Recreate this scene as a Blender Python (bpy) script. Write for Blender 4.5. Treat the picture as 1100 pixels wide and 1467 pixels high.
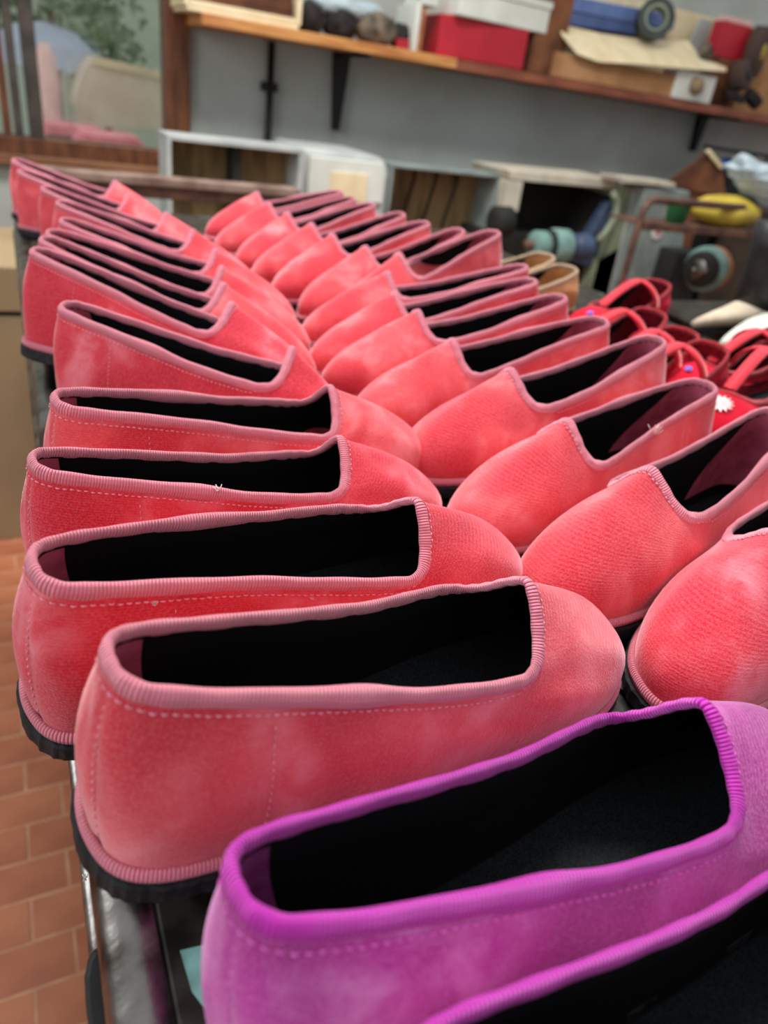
import bpy, bmesh, math, random
import numpy as np
from math import sin, cos, pi, radians, degrees, sqrt, atan2, hypot
from mathutils import Vector, Matrix, Quaternion
random.seed(7)
SC = bpy.context.scene
COL = SC.collection
for o in list(bpy.data.objects): bpy.data.objects.remove(o)

# ------------------------------------------------------------------ camera
W, HH, FPX = 1100, 1467, 1030.0
TT = 0.86                                   # height of the table top
CAM = np.array([0.0, 0.0, TT + 0.235])
yaw, pitch, roll = radians(28.9), radians(29.9), radians(8.5)
FW = np.array([sin(yaw)*cos(pitch), cos(yaw)*cos(pitch), -sin(pitch)])
R0 = np.array([cos(yaw), -sin(yaw), 0.0]); U0 = np.cross(R0, FW)
RT = cos(roll)*R0 + sin(roll)*U0; UP = cos(roll)*U0 - sin(roll)*R0
cd = bpy.data.cameras.new('camera'); cam = bpy.data.objects.new('camera', cd); COL.objects.link(cam)
cam.matrix_world = Matrix(((RT[0], UP[0], -FW[0], CAM[0]), (RT[1], UP[1], -FW[1], CAM[1]), (RT[2], UP[2], -FW[2], CAM[2]), (0, 0, 0, 1)))
cd.sensor_fit = 'VERTICAL'; cd.sensor_height = 36.0; cd.lens = FPX/HH*36.0
cd.clip_start = 0.01; cd.clip_end = 60
cd.dof.use_dof = True; cd.dof.focus_distance = 0.31; cd.dof.aperture_fstop = 8.5
SC.camera = cam

# ------------------------------------------------------------------ world, lights, exposure
wd = bpy.data.worlds.new('world'); SC.world = wd; wd.use_nodes = True
wn, wl = wd.node_tree.nodes, wd.node_tree.links
bg = wn['Background']
tc = wn.new('ShaderNodeTexCoord'); sep = wn.new('ShaderNodeSeparateXYZ'); mr = wn.new('ShaderNodeMapRange')
wl.new(tc.outputs['Generated'], sep.inputs[0]); wl.new(sep.outputs['Z'], mr.inputs['Value'])
mr.inputs['From Min'].default_value = -0.4; mr.inputs['From Max'].default_value = 0.9
mx = wn.new('ShaderNodeMix'); mx.data_type = 'RGBA'; wl.new(mr.outputs[0], mx.inputs[0])
mx.inputs[6].default_value = (0.30, 0.30, 0.30, 1); mx.inputs[7].default_value = (0.95, 0.98, 1.0, 1)
wl.new(mx.outputs[2], bg.inputs['Color']); bg.inputs['Strength'].default_value = 0.78

def area(name, loc, target, size, power, color, sy=None):
    l = bpy.data.lights.new(name, 'AREA'); l.energy = power; l.color = color; l.size = size
    if sy: l.shape = 'RECTANGLE'; l.size_y = sy
    o = bpy.data.objects.new(name, l); COL.objects.link(o); o.location = loc
    o.rotation_euler = (Vector(target)-Vector(loc)).to_track_quat('-Z', 'Y').to_euler()
    return o
area('ceiling_light', (0.6, 1.3, 2.9), (0.4, 0.9, 0.8), 1.4, 82, (1, 0.97, 0.93), 0.5)
area('window_light', (-2.4, 0.4, 2.0), (0.3, 0.6, 0.9), 1.4, 30, (0.93, 0.97, 1.0))
SC.view_settings.view_transform = 'Standard'; SC.view_settings.look = 'None'
SC.view_settings.gamma = 1.0; SC.view_settings.use_curve_mapping = False
SC.view_settings.exposure = 0.0

# ------------------------------------------------------------------ helpers
def ray(px, py): return FW*FPX + RT*(px-550.0) + UP*(733.5-py)
def PY(px, py, Y):
    d = ray(px, py); return CAM + d*((Y-CAM[1])/d[1])
def PZ(px, py, z=TT):
    d = ray(px, py); return CAM + d*((z-CAM[2])/d[2])

def link(name, me, mat=None, parent=None, smooth=False):
    o = bpy.data.objects.new(name, me); COL.objects.link(o)
    if mat: me.materials.append(mat)
    if parent: o.parent = parent
    if smooth: me.polygons.foreach_set('use_smooth', [True]*len(me.polygons))
    return o
def tag(o, label=None, cat=None, group=None, kind=None):
    if label: o['label'] = label
    if cat: o['category'] = cat
    if group: o['group'] = group
    if kind: o['kind'] = kind
    return o
def thing(name, label, cat, loc=(0, 0, 0), rotz=0, group=None):
    o = bpy.data.objects.new(name, None); COL.objects.link(o); o.empty_display_size = 0.02
    o.location = loc; o.rotation_euler = (0, 0, rotz)
    return tag(o, label, cat, group)
def bm_obj(name, bm, mat, parent=None, smooth=False, bevel=0, sub=0):
    me = bpy.data.meshes.new(name)
    bmesh.ops.recalc_face_normals(bm, faces=bm.faces[:]); bm.to_mesh(me); bm.free()
    o = link(name, me, mat, parent, smooth)
    if bevel:
        m = o.modifiers.new('bevel', 'BEVEL'); m.width = bevel; m.segments = 2; m.limit_method = 'ANGLE'
    if sub:
        m = o.modifiers.new('sub', 'SUBSURF'); m.levels = sub; m.render_levels = sub
    return o
def b_box(bm, lo, hi, M=None):
    r = bmesh.ops.create_cube(bm, size=1)
    c = [(lo[i]+hi[i])/2 for i in range(3)]; s = [hi[i]-lo[i] for i in range(3)]
    for v in r['verts']:
        v.co = Vector((c[0]+v.co.x*s[0], c[1]+v.co.y*s[1], c[2]+v.co.z*s[2]))
        if M is not None: v.co = M @ v.co
def box(name, lo, hi, mat, parent=None, bevel=0.002, M=None):
    bm = bmesh.new(); b_box(bm, lo, hi, M)
    return bm_obj(name, bm, mat, parent, bevel=bevel)
def b_tube(bm, pts, r, n=10, closed=False, caps=True, ell=None):
    """swept tube; r number or list"""
    pts = [Vector(p) for p in pts]; L = len(pts); rings = []
    up = None
    for i, p in enumerate(pts):
        if closed: t = pts[(i+1) % L]-pts[i-1]
        else: t = pts[min(i+1, L-1)]-pts[max(i-1, 0)]
        t.normalize()
        if up is None:
            up = Vector((0, 0, 1)) if abs(t.z) < .9 else Vector((1, 0, 0))
        s = t.cross(up); s.normalize(); u = s.cross(t); u.normalize(); up = u
        rr = r[i] if isinstance(r, (list, tuple)) else r
        a, b = (rr, rr) if ell is None else (rr*ell[0], rr*ell[1])
        rings.append([bm.verts.new(p + s*cos(2*pi*k/n)*a + u*sin(2*pi*k/n)*b) for k in range(n)])
    for i in range(L if closed else L-1):
        A, B = rings[i], rings[(i+1) % L]
        for k in range(n): bm.faces.new((A[k], A[(k+1) % n], B[(k+1) % n], B[k]))
    if caps and not closed:
        bm.faces.new(rings[0][::-1]); bm.faces.new(rings[-1])
def tube(name, pts, r, mat, parent=None, n=10, closed=False, ell=None):
    bm = bmesh.new(); b_tube(bm, pts, r, n, closed, ell=ell)
    return bm_obj(name, bm, mat, parent, smooth=True)
def b_lathe(bm, prof, n=24, M=None):
    """prof: list of (r, h) around local Z"""
    rings = []
    for r, h in prof:
        ring = [bm.verts.new((max(r, 1e-5)*cos(2*pi*k/n), max(r, 1e-5)*sin(2*pi*k/n), h)) for k in range(n)]
        if M is not None:
            for v in ring: v.co = M @ v.co
        rings.append(ring)
    for A, B in zip(rings, rings[1:]):
        for k in range(n): bm.faces.new((A[k], A[(k+1) % n], B[(k+1) % n], B[k]))
    bm.faces.new(rings[0][::-1]); bm.faces.new(rings[-1])
def lathe(name, prof, mat, parent=None, M=None, n=24, smooth=True):
    bm = bmesh.new(); b_lathe(bm, prof, n, M)
    o = bm_obj(name, bm, mat, parent, smooth=smooth)
    return o
def b_prism(bm, poly, axis, a, b, M=None):
    """extrude a 2-D polygon; axis 'y': poly in (x,z); 'x': (y,z); 'z': (x,y)"""
    def mk(p, t):
        v = {'y': (p[0], t, p[1]), 'x': (t, p[0], p[1]), 'z': (p[0], p[1], t)}[axis]
        v = Vector(v); return bm.verts.new(M @ v if M is not None else v)
    A = [mk(p, a) for p in poly]; B = [mk(p, b) for p in poly]; n = len(poly)
    bm.faces.new(A); bm.faces.new(B[::-1])
    for i in range(n): bm.faces.new((A[i], B[i], B[(i+1) % n], A[(i+1) % n]))
def prism(name, poly, axis, a, b, mat, parent=None, bevel=0.002, M=None):
    bm = bmesh.new(); b_prism(bm, poly, axis, a, b, M)
    return bm_obj(name, bm, mat, parent, bevel=bevel)

# ------------------------------------------------------------------ materials
def srgb(r, g, b):
    f = lambda c: (c/255/12.92 if c <= 10 else ((c/255+.055)/1.055)**2.4)
    return (f(r), f(g), f(b), 1)
def newmat(name):
    m = bpy.data.materials.new(name); m.use_nodes = True
    n = m.node_tree.nodes; l = m.node_tree.links; return m, n, l, n['Principled BSDF']
def node(n, t, **kw):
    x = n.new(t)
    for k, v in kw.items():
        if k in x.inputs: x.inputs[k].default_value = v
        else: setattr(x, k, v)
    return x
def mixrgb(n, l, fac, a, b, blend='MIX'):
    x = n.new('ShaderNodeMix'); x.data_type = 'RGBA'; x.blend_type = blend; x.clamp_factor = True
    for s, v in ((0, fac), (6, a), (7, b)):
        if isinstance(v, bpy.types.NodeSocket): l.new(v, x.inputs[s])
        else: x.inputs[s].default_value = v
    return x.outputs[2]
def rng(n, l, src, a, b, c=0., d=1.):
    x = n.new('ShaderNodeMapRange'); x.interpolation_type = 'SMOOTHSTEP'
    l.new(src, x.inputs['Value'])
    for k, v in zip(('From Min', 'From Max', 'To Min', 'To Max'), (a, b, c, d)): x.inputs[k].default_value = v
    return x.outputs[0]
def mathn(n, l, op, *args):
    x = n.new('ShaderNodeMath'); x.operation = op
    for i, v in enumerate(args):
        if isinstance(v, bpy.types.NodeSocket): l.new(v, x.inputs[i])
        else: x.inputs[i].default_value = v
    return x.outputs[0]
def plain(name, c1, c2=None, scale=8, rough=.6, metal=0., bump=.0, stretch=(1, 1, 1), spec=.5, detail=4, lo=.35, hi=.65):
    m, n, l, p = newmat(name)
    p.inputs['Roughness'].default_value = rough; p.inputs['Metallic'].default_value = metal
    p.inputs['Specular IOR Level'].default_value = spec
    c2 = c2 or tuple(min(1, x*.75) for x in c1[:3])+(1,)
    t = n.new('ShaderNodeTexCoord'); mp = n.new('ShaderNodeMapping'); mp.inputs['Scale'].default_value = stretch
    l.new(t.outputs['Object'], mp.inputs[0])
    ns = node(n, 'ShaderNodeTexNoise', Scale=scale, Detail=detail); l.new(mp.outputs[0], ns.inputs['Vector'])
    f = rng(n, l, ns.outputs['Fac'], lo, hi)
    l.new(mixrgb(n, l, f, c1, c2), p.inputs['Base Color'])
    if bump:
        b = node(n, 'ShaderNodeBump', Strength=bump, Distance=.004); l.new(ns.outputs['Fac'], b.inputs['Height']); l.new(b.outputs[0], p.inputs['Normal'])
    return m
def velvet(name, dark, mid, light, tint, sheen=.9, nap=.5):
    m, n, l, p = newmat(name)
    t = n.new('ShaderNodeTexCoord'); oi = n.new('ShaderNodeObjectInfo')
    ad = n.new('ShaderNodeVectorMath'); ad.operation = 'ADD'; l.new(t.outputs['Object'], ad.inputs[0])
    sc = n.new('ShaderNodeVectorMath'); sc.operation = 'SCALE'; l.new(oi.outputs['Location'], sc.inputs[0]); sc.inputs['Scale'].default_value = 7.0
    l.new(sc.outputs[0], ad.inputs[1])
    n1 = node(n, 'ShaderNodeTexNoise', Scale=17., Detail=2., Distortion=.3); l.new(ad.outputs[0], n1.inputs['Vector'])
    n2 = node(n, 'ShaderNodeTexNoise', Scale=38., Detail=6., Roughness=.62, Distortion=.25); l.new(ad.outputs[0], n2.inputs['Vector'])
    n3 = node(n, 'ShaderNodeTexNoise', Scale=1100., Detail=2.); l.new(t.outputs['Object'], n3.inputs['Vector'])
    c = mixrgb(n, l, rng(n, l, n1.outputs['Fac'], .35, .62), dark, mid)
    mk = mathn(n, l, 'MULTIPLY', rng(n, l, n2.outputs['Fac'], .40, .66), rng(n, l, n1.outputs['Fac'], .44, .62))
    c = mixrgb(n, l, mathn(n, l, 'MULTIPLY', mk, nap), c, light)
    uv = n.new('ShaderNodeUVMap'); su = n.new('ShaderNodeSeparateXYZ'); l.new(uv.outputs[0], su.inputs[0])
    wv = mathn(n, l, 'SINE', mathn(n, l, 'MULTIPLY', su.outputs['Y'], 2*pi/.0011))
    c = mixrgb(n, l, mathn(n, l, 'MULTIPLY', rng(n, l, n3.outputs['Fac'], .38, .72), .24), c, light)
    c = mixrgb(n, l, mathn(n, l, 'MULTIPLY', mathn(n, l, 'ADD', mathn(n, l, 'MULTIPLY', wv, .5), .5), .10), c, light)
    l.new(c, p.inputs['Base Color'])
    p.inputs['Roughness'].default_value = .95; p.inputs['Specular IOR Level'].default_value = .1
    p.inputs['Sheen Weight'].default_value = sheen; p.inputs['Sheen Roughness'].default_value = .38; p.inputs['Sheen Tint'].default_value = tint
    hgt = mathn(n, l, 'ADD', mathn(n, l, 'MULTIPLY', wv, .09), mathn(n, l, 'ADD', n3.outputs['Fac'], mathn(n, l, 'MULTIPLY', n2.outputs['Fac'], 3.0)))
    # seams pressed into the pile at the back of the heel and a third of the way forward
    b = node(n, 'ShaderNodeBump', Strength=.45, Distance=.0008); l.new(hgt, b.inputs['Height']); l.new(b.outputs[0], p.inputs['Normal'])
    return m
def ribbed(name, c1, c2, period=.0013, rough=.6, sheen=.8):
    m, n, l, p = newmat(name)
    uv = n.new('ShaderNodeUVMap'); su = n.new('ShaderNodeSeparateXYZ'); l.new(uv.outputs[0], su.inputs[0])
    t = n.new('ShaderNodeTexCoord'); ns = node(n, 'ShaderNodeTexNoise', Scale=60., Detail=3.); l.new(t.outputs['Object'], ns.inputs['Vector'])
    u2 = mathn(n, l, 'ADD', mathn(n, l, 'MULTIPLY', su.outputs['X'], 2*pi/period), mathn(n, l, 'MULTIPLY', ns.outputs['Fac'], 4.))
    wv = mathn(n, l, 'ADD', mathn(n, l, 'MULTIPLY', mathn(n, l, 'SINE', u2), .5), .5)
    l.new(mixrgb(n, l, wv, c2, c1), p.inputs['Base Color'])
    p.inputs['Roughness'].default_value = rough; p.inputs['Specular IOR Level'].default_value = .25
    p.inputs['Sheen Weight'].default_value = sheen; p.inputs['Sheen Roughness'].default_value = .4; p.inputs['Sheen Tint'].default_value = tuple(.35+.65*v for v in c1[:3])+(1,)
    b = node(n, 'ShaderNodeBump', Strength=1., Distance=.0009); l.new(wv, b.inputs['Height']); l.new(b.outputs[0], p.inputs['Normal'])
    return m
M = {}
M['coral'] = velvet('coral_velvet', srgb(202, 42, 58), srgb(228, 82, 88), srgb(242, 150, 156), (1, .72, .78, 1), 1., .62)
M['coral2'] = velvet('deep_coral_velvet', srgb(198, 32, 50), srgb(220, 54, 68), srgb(240, 142, 154), (1, .66, .74, 1), 1., .75)
M['magenta'] = velvet('magenta_velvet', srgb(150, 18, 116), srgb(190, 50, 156), srgb(230, 154, 212), (1, .66, .98, 1), .95, .8)
M['red'] = velvet('red_velvet', srgb(176, 8, 34), srgb(206, 16, 46), srgb(226, 50, 72), (1, .3, .4, 1), .4, .3)
M['tan'] = velvet('tan_suede', srgb(214, 150, 88), srgb(222, 166, 108), srgb(228, 190, 150), (1, .9, .8, 1), .3, .3)
M['bind_coral'] = ribbed('rose_grosgrain', srgb(255, 168, 184), srgb(246, 116, 142))
M['bind_mag'] = ribbed('magenta_grosgrain', srgb(226, 50, 204), srgb(190, 20, 164))
M['bind_red'] = ribbed('red_grosgrain', srgb(216, 36, 56), srgb(176, 14, 34))
M['bind_tan'] = ribbed('cream_grosgrain', srgb(232, 205, 170), srgb(205, 170, 130))
M['lining'] = plain('black_lining', srgb(13, 14, 16), srgb(19, 20, 23), 900, .95, spec=.12, detail=2)
M['insole'] = plain('charcoal_insole', srgb(24, 26, 28), srgb(38, 41, 44), 1300, .95, spec=.12, detail=2)
M['heel_coral'] = plain('mauve_heel_lining', srgb(188, 92, 114), srgb(166, 72, 94), 90, .9, spec=.2)
M['heel_mag'] = plain('plum_heel_lining', srgb(146, 70, 130), srgb(120, 46, 104), 90, .9, spec=.2)
M['heel_red'] = plain('dark_red_lining', srgb(128, 14, 30), srgb(96, 8, 22), 90, .9, spec=.2)
M['sole'] = plain('black_rubber', srgb(22, 24, 26), srgb(36, 38, 42), 120, .75, bump=.6, spec=.3)
M['st_coral'] = plain('pink_thread', srgb(240, 165, 180), srgb(228, 140, 158), 300, .8)
M['st_mag'] = plain('orchid_thread', srgb(238, 120, 216), srgb(226, 96, 200), 300, .8)
M['st_red'] = plain('red_thread', srgb(225, 60, 80), None, 300, .8)
M['lint'] = plain('white_lint', srgb(236, 214, 206), srgb(220, 196, 190), 300, .9)
M['wall'] = plain('grey_blue_plaster', srgb(186, 194, 190), srgb(170, 174, 168), 2.2, .9, bump=.1)
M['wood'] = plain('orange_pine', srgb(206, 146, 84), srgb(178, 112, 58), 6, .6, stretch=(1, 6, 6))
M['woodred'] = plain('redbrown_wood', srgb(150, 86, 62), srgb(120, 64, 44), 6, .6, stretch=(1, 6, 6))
M['frame'] = plain('brown_window_wood', srgb(112, 66, 38), srgb(86, 48, 28), 8, .5, stretch=(5, 5, 1))
M['mullion'] = plain('grey_brown_mullion', srgb(74, 66, 58), srgb(52, 46, 42), 20, .6)
M['palecream'] = plain('dusty_pale_enamel', srgb(206, 198, 178), srgb(184, 178, 162), 14, .6)
M['sootbrown'] = plain('sooty_brown', srgb(72, 56, 44), srgb(40, 32, 26), 9, .8)
M['sill'] = plain('light_brown_wood', srgb(150, 104, 72), srgb(118, 76, 50), 8, .5, stretch=(1, 6, 6))
M['iron'] = plain('black_iron', srgb(24, 24, 26), srgb(36, 34, 34), 30, .5, metal=.4)
M['darkmetal'] = plain('worn_dark_steel', srgb(70, 66, 60), srgb(30, 27, 25), 28, .32, metal=.85, bump=.4, stretch=(1, 1, 1))
M['bright'] = plain('rubbed_steel', srgb(138, 134, 130), srgb(62, 52, 44), 40, .3, metal=1., bump=.3)
M['cream'] = plain('cream_card', srgb(238, 222, 184), srgb(226, 206, 164), 12, .8)
M['card'] = plain('brown_cardboard', srgb(188, 142, 98), srgb(160, 114, 72), 6, .85)
M['carddark'] = plain('dark_cardboard', srgb(126, 78, 46), srgb(84, 48, 28), 8, .85)
M['redcard'] = plain('red_card', srgb(190, 34, 52), srgb(170, 26, 44), 5, .55)
M['white'] = plain('white_card', srgb(226, 230, 222), srgb(208, 212, 202), 6, .6)
M['blue'] = plain('blue_card', srgb(84, 106, 158), srgb(66, 84, 132), 6, .6)
M['bluelid'] = plain('blue_card_lid', srgb(104, 128, 184), srgb(88, 110, 164), 6, .6)
M['grey'] = plain('grey_machine_paint', srgb(140, 152, 148), srgb(116, 128, 124), 9, .5)
M['greyl'] = plain('pale_grey_paint', srgb(190, 194, 192), srgb(168, 174, 172), 9, .5)
M['green'] = plain('sage_green_paint', srgb(150, 162, 134), srgb(124, 140, 116), 9, .5)
M['teal'] = plain('teal_felt', srgb(128, 160, 152), srgb(104, 138, 132), 20, .9)
M['dark'] = plain('sooty_black', srgb(22, 23, 20), srgb(34, 32, 26), 12, .8)
M['brownin'] = plain('dusty_brown', srgb(150, 126, 90), srgb(112, 92, 64), 7, .9, stretch=(4, 4, .6))
M['rust'] = plain('rusty_brown_metal', srgb(110, 78, 64), srgb(78, 52, 44), 20, .6, metal=.2)
M['rail'] = plain('worn_brown_rail', srgb(150, 128, 114), srgb(110, 84, 74), 14, .5)
M['bluemet'] = plain('steel_blue_paint', srgb(72, 92, 120), srgb(52, 66, 92), 14, .5)
M['yellow'] = plain('mustard_yellow_plastic', srgb(206, 182, 70), srgb(186, 158, 50), 12, .5)
M['greenp'] = plain('green_plastic', srgb(56, 140, 84), srgb(40, 112, 64), 12, .45)
M['bluep'] = plain('bright_blue_plastic', srgb(40, 120, 214), srgb(30, 96, 190), 12, .45)
M['fur'] = plain('grey_brown_wool', srgb(120, 108, 92), srgb(60, 54, 50), 20, 1., bump=.8)
M['furd'] = plain('black_wool', srgb(44, 40, 40), srgb(24, 22, 22), 20, 1., bump=.8)
M['beige'] = plain('beige_suede', srgb(196, 182, 160), srgb(176, 160, 138), 30, .9)
M['offwhite'] = plain('offwhite_leather', srgb(206, 208, 196), srgb(186, 190, 178), 30, .6)
M['blackshoe'] = plain('black_leather', srgb(20, 20, 22), srgb(36, 36, 38), 30, .45)
M['flower'] = plain('white_thread_flower', srgb(250, 240, 238), srgb(238, 214, 220), 60, .7)
M['violet'] = plain('violet_beads', srgb(120, 120, 220), srgb(160, 140, 226), 60, .4)
M['tapeg'] = plain('dark_green_tape', srgb(54, 66, 56), srgb(36, 44, 40), 12, .5)
M['tapel'] = plain('pale_green_tape', srgb(150, 162, 136), srgb(130, 142, 118), 12, .5)
M['grind'] = plain('brown_abrasive', srgb(92, 72, 64), srgb(64, 48, 44), 200, .95, bump=.5)
M['orangef'] = plain('orange_wheel_felt', srgb(176, 116, 74), srgb(150, 92, 56), 20, .8)
M['kraft'] = plain('beige_cabinet_board', srgb(160, 138, 104), srgb(140, 118, 88), 3, .8)
M['brick'] = plain('terracotta', srgb(172, 104, 70), srgb(158, 92, 60), 10, .6, bump=.3)
M['brick2'] = plain('terracotta_dark', srgb(164, 96, 64), srgb(150, 84, 56), 10, .6, bump=.3)
M['mortar'] = plain('mortar', srgb(188, 142, 112), srgb(172, 126, 96), 30, .9)
M['palepink'] = plain('pale_pink_tone', srgb(236, 204, 196), srgb(224, 180, 174), 10, .9)
M['mirrorpink'] = plain('slipper_reflection_pink', srgb(236, 158, 162), srgb(222, 134, 142), 14, .9)
M['sailbeige'] = plain('flat_beige', srgb(236, 220, 198), srgb(218, 198, 176), 4, .9)
M['pale_blue_cloth'] = plain('pale_blue_board', srgb(186, 198, 214), None, 4, .9, lo=.1, hi=.9)
M['leaf'] = plain('leaf_green', srgb(160, 178, 142), srgb(116, 138, 100), 8, .8)  # leaf colour lightened and greyed to carry the reflected haze of the pane
M['facade'] = plain('pale_green_facade', srgb(214, 222, 206), srgb(196, 206, 188), 1.5, .9)  # paled as well, glass haze mixed into the facade colour
def glassmat(name, rough=.02, tint=(1, 1, 1, 1)):
    m, n, l, p = newmat(name)
    p.inputs['Base Color'].default_value = tint; p.inputs['Transmission Weight'].default_value = 1.
    p.inputs['Roughness'].default_value = rough; p.inputs['IOR'].default_value = 1.45; p.inputs['Alpha'].default_value = .18
    return m
M['glass'] = glassmat('window_glass')
def plasticfilm():
    m, n, l, p = newmat('clear_plastic_film')
    p.inputs['Base Color'].default_value = srgb(196, 214, 222); p.inputs['Roughness'].default_value = .25; p.inputs['Alpha'].default_value = .72
    t = n.new('ShaderNodeTexCoord'); ns = node(n, 'ShaderNodeTexNoise', Scale=26., Detail=4.); l.new(t.outputs['Object'], ns.inputs['Vector'])
    b = node(n, 'ShaderNodeBump', Strength=.8, Distance=.01); l.new(ns.outputs['Fac'], b.inputs['Height']); l.new(b.outputs[0], p.inputs['Normal'])
    return m
M['film'] = plasticfilm()
def tabletop():
    m, n, l, p = newmat('worn_painted_tabletop')
    t = n.new('ShaderNodeTexCoord')
    n1 = node(n, 'ShaderNodeTexNoise', Scale=26., Detail=6., Roughness=.65, Distortion=.4); l.new(t.outputs['Object'], n1.inputs['Vector'])
    n2 = node(n, 'ShaderNodeTexNoise', Scale=90., Detail=4.); l.new(t.outputs['Object'], n2.inputs['Vector'])
    c = mixrgb(n, l, rng(n, l, n2.outputs['Fac'], .35, .65), srgb(30, 27, 24), srgb(58, 54, 46))
    c = mixrgb(n, l, rng(n, l, n1.outputs['Fac'], .66, .69), c, srgb(96, 140, 132))
    l.new(c, p.inputs['Base Color']); p.inputs['Roughness'].default_value = .4; p.inputs['Metallic'].default_value = .3
    b = node(n, 'ShaderNodeBump', Strength=.5, Distance=.001); l.new(n1.outputs['Fac'], b.inputs['Height']); l.new(b.outputs[0], p.inputs['Normal'])
    return m
M['tabletop'] = tabletop()
M['tealpaint'] = plain('pale_teal_paint', srgb(150, 206, 198), srgb(90, 140, 134), 60, .5)
def brickfloor():
    m, n, l, p = newmat('terracotta_floor_far')
    t = n.new('ShaderNodeTexCoord'); b = n.new('ShaderNodeTexBrick'); l.new(t.outputs['Object'], b.inputs['Vector'])
    b.inputs['Color1'].default_value = srgb(170, 102, 66); b.inputs['Color2'].default_value = srgb(150, 86, 56); b.inputs['Mortar'].default_value = srgb(168, 128, 100)
    b.inputs['Scale'].default_value = 1.; b.inputs['Mortar Size'].default_value = .0015; b.inputs['Brick Width'].default_value = .11; b.inputs['Row Height'].default_value = .066
    l.new(b.outputs['Color'], p.inputs['Base Color']); p.inputs['Roughness'].default_value = .6
    return m
M['brickfloor'] = brickfloor()

#@@STRUCTURE
# ------------------------------------------------------------------ structure: floor, back wall with its window
YB = 3.0
def struct(name, lo, hi, mat, bevel=0):
    return tag(box(name, lo, hi, mat, bevel=bevel), kind='structure')
floor_ = struct('floor', (-3, -1.5, -.05), (6, YB, -.004), M['brickfloor'])
bm = bmesh.new(); b_box(bm, (-.0533, -.0323, -.004), (.0533, .0323, .0013))
bmesh.ops.bevel(bm, geom=[e for e in bm.edges], offset=.0015, segments=1, affect='EDGES')
bme = bpy.data.meshes.new('brick'); bm.to_mesh(bme); bm.free()
bmeshes = []
for mt in ('brick', 'brick2'):
    q = bme.copy(); q.materials.append(M[mt]); bmeshes.append(q)
for j in range(26):
    for i in range(5):
        o = bpy.data.objects.new('brick', bmeshes[random.random() < .4]); COL.objects.link(o); o.parent = floor_
        o.location = (-.36 + i*.1085 + (j % 2)*.054, .44 + j*.0665, random.uniform(-.0006, .0006))
        o.rotation_euler = (0, 0, random.uniform(-.006, .006))
tag(box('mortar_bed', (-.44, .40, -.0039), (.14, 2.17, .0006), M['mortar'], floor_, bevel=0))
WX1 = PY(245, 100, YB)[0]; SILLZ = PY(150, 222, YB)[2]
wall = struct('wall_back', (WX1, YB, 0), (6, YB+.12, 2.7), M['wall'])
box('wall_below_window', (-3, YB, 0), (WX1, YB+.12, SILLZ-.03), M['wall'], wall, 0)
box('wall_above_window', (-3, YB, 2.2), (WX1, YB+.12, 2.7), M['wall'], wall, 0)
win = tag(thing('window_1', None, None), kind='structure')
fx = PY(256, 80, YB-.03)[0]
box('window_frame', (fx-.045, YB-.03, SILLZ-.02), (fx+.04, YB+.07, 2.2), M['frame'], win, .003)
box('sill_rail', (-1.6, YB-.03, SILLZ-.028), (fx-.046, YB+.05, SILLZ+.035), M['frame'], win, .003)
box('sill_moulding', (-1.6, YB-.05, SILLZ-.05), (fx-.046, YB-.031, SILLZ-.02), M['sill'], win, .003)
for px, w, m in ((46, .022, 'mullion'), (20, .013, 'mullion'), (3, .012, 'frame')):
    c = PY(px, 120, YB)[0]
    box('mullion', (c-w, YB-.028, SILLZ+.036), (c+w, YB+.045, 2.2), M[m], win, .002)
gx = PY(52, 120, YB)[0]
box('window_pane', (gx+.03, YB+.02, SILLZ+.037), (fx-.047, YB+.024, 2.199), M['glass'], win, 0)
box('window_pane', (-1.5, YB+.02, SILLZ+.037), (PY(28, 120, YB)[0]-.06, YB+.024, 2.199), M['glass'], win, 0)

#@@OUTSIDE
# ------------------------------------------------------------------ seen through the window, plus solids for shapes in its glass
struct('wall_garden', (-3, 7.0, 0), (3.4, 7.1, 3.2), M['facade'])
struct('floor_yard', (-3, YB+.13, -.05), (3.4, 7, 0), M['facade'])
def blob(name, loc, r, mat, label, cat, seed=0, n=180, leaf=.05, group=None):
    rr = random.Random(seed); bm = bmesh.new()
    for i in range(n):
        u = Vector((rr.gauss(0, 1), rr.gauss(0, 1), rr.gauss(0, 1))); u.normalize(); u *= rr.uniform(.55, 1)
        c = Vector((u.x*r[0], u.y*r[1], u.z*r[2])); q = Quaternion((rr.random(), rr.random(), rr.random(), rr.random())).normalized()
        s = leaf*rr.uniform(.6, 1.3)
        vs = [bm.verts.new(c + q @ Vector(p)*s) for p in ((-1, 0, 0), (0, -.45, .1), (1, 0, 0), (0, .45, .1))]
        bm.faces.new(vs)
    o = bm_obj('foliage', bm, M[mat])
    t = thing(name, label, cat, loc, 0, group); o.parent = t; o['kind'] = 'stuff'
    tube('stem', [(0, 0, -loc[2]), (.02, 0, -r[2]*.5), (0, .02, r[2]*.4)], [.03, .025, .01], M['carddark'], t)
    return t
p = PY(70, 20, 6.2); blob('garden_tree', (p[0], 6.2, p[2]+.1), (.62, .4, .42), 'leaf', 'green leafy tree outside the window behind the glass', 'tree', 3, 420, .08)
p = PY(130, 55, 5.4); blob('garden_bush', (p[0]+.1, 5.75, p[2]-.1), (.3, .25, .22), 'leaf', 'lower green bush outside the window beside the beige sail-like shape', 'bush', 5, 200, .06)
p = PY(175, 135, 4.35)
t = thing('beige_sail_shape', 'beige sail-like stand-in shape with sloping top beyond the window', 'stand-in', (p[0], 4.35, 0))  # made-up solid standing in for a beige sail-like shape in the glass
pa = [PY(120, 180, 4.35), PY(105, 150, 4.35), PY(122, 95, 4.35), PY(135, 82, 4.35), PY(235, 108, 4.35), PY(243, 190, 4.35)]
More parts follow.
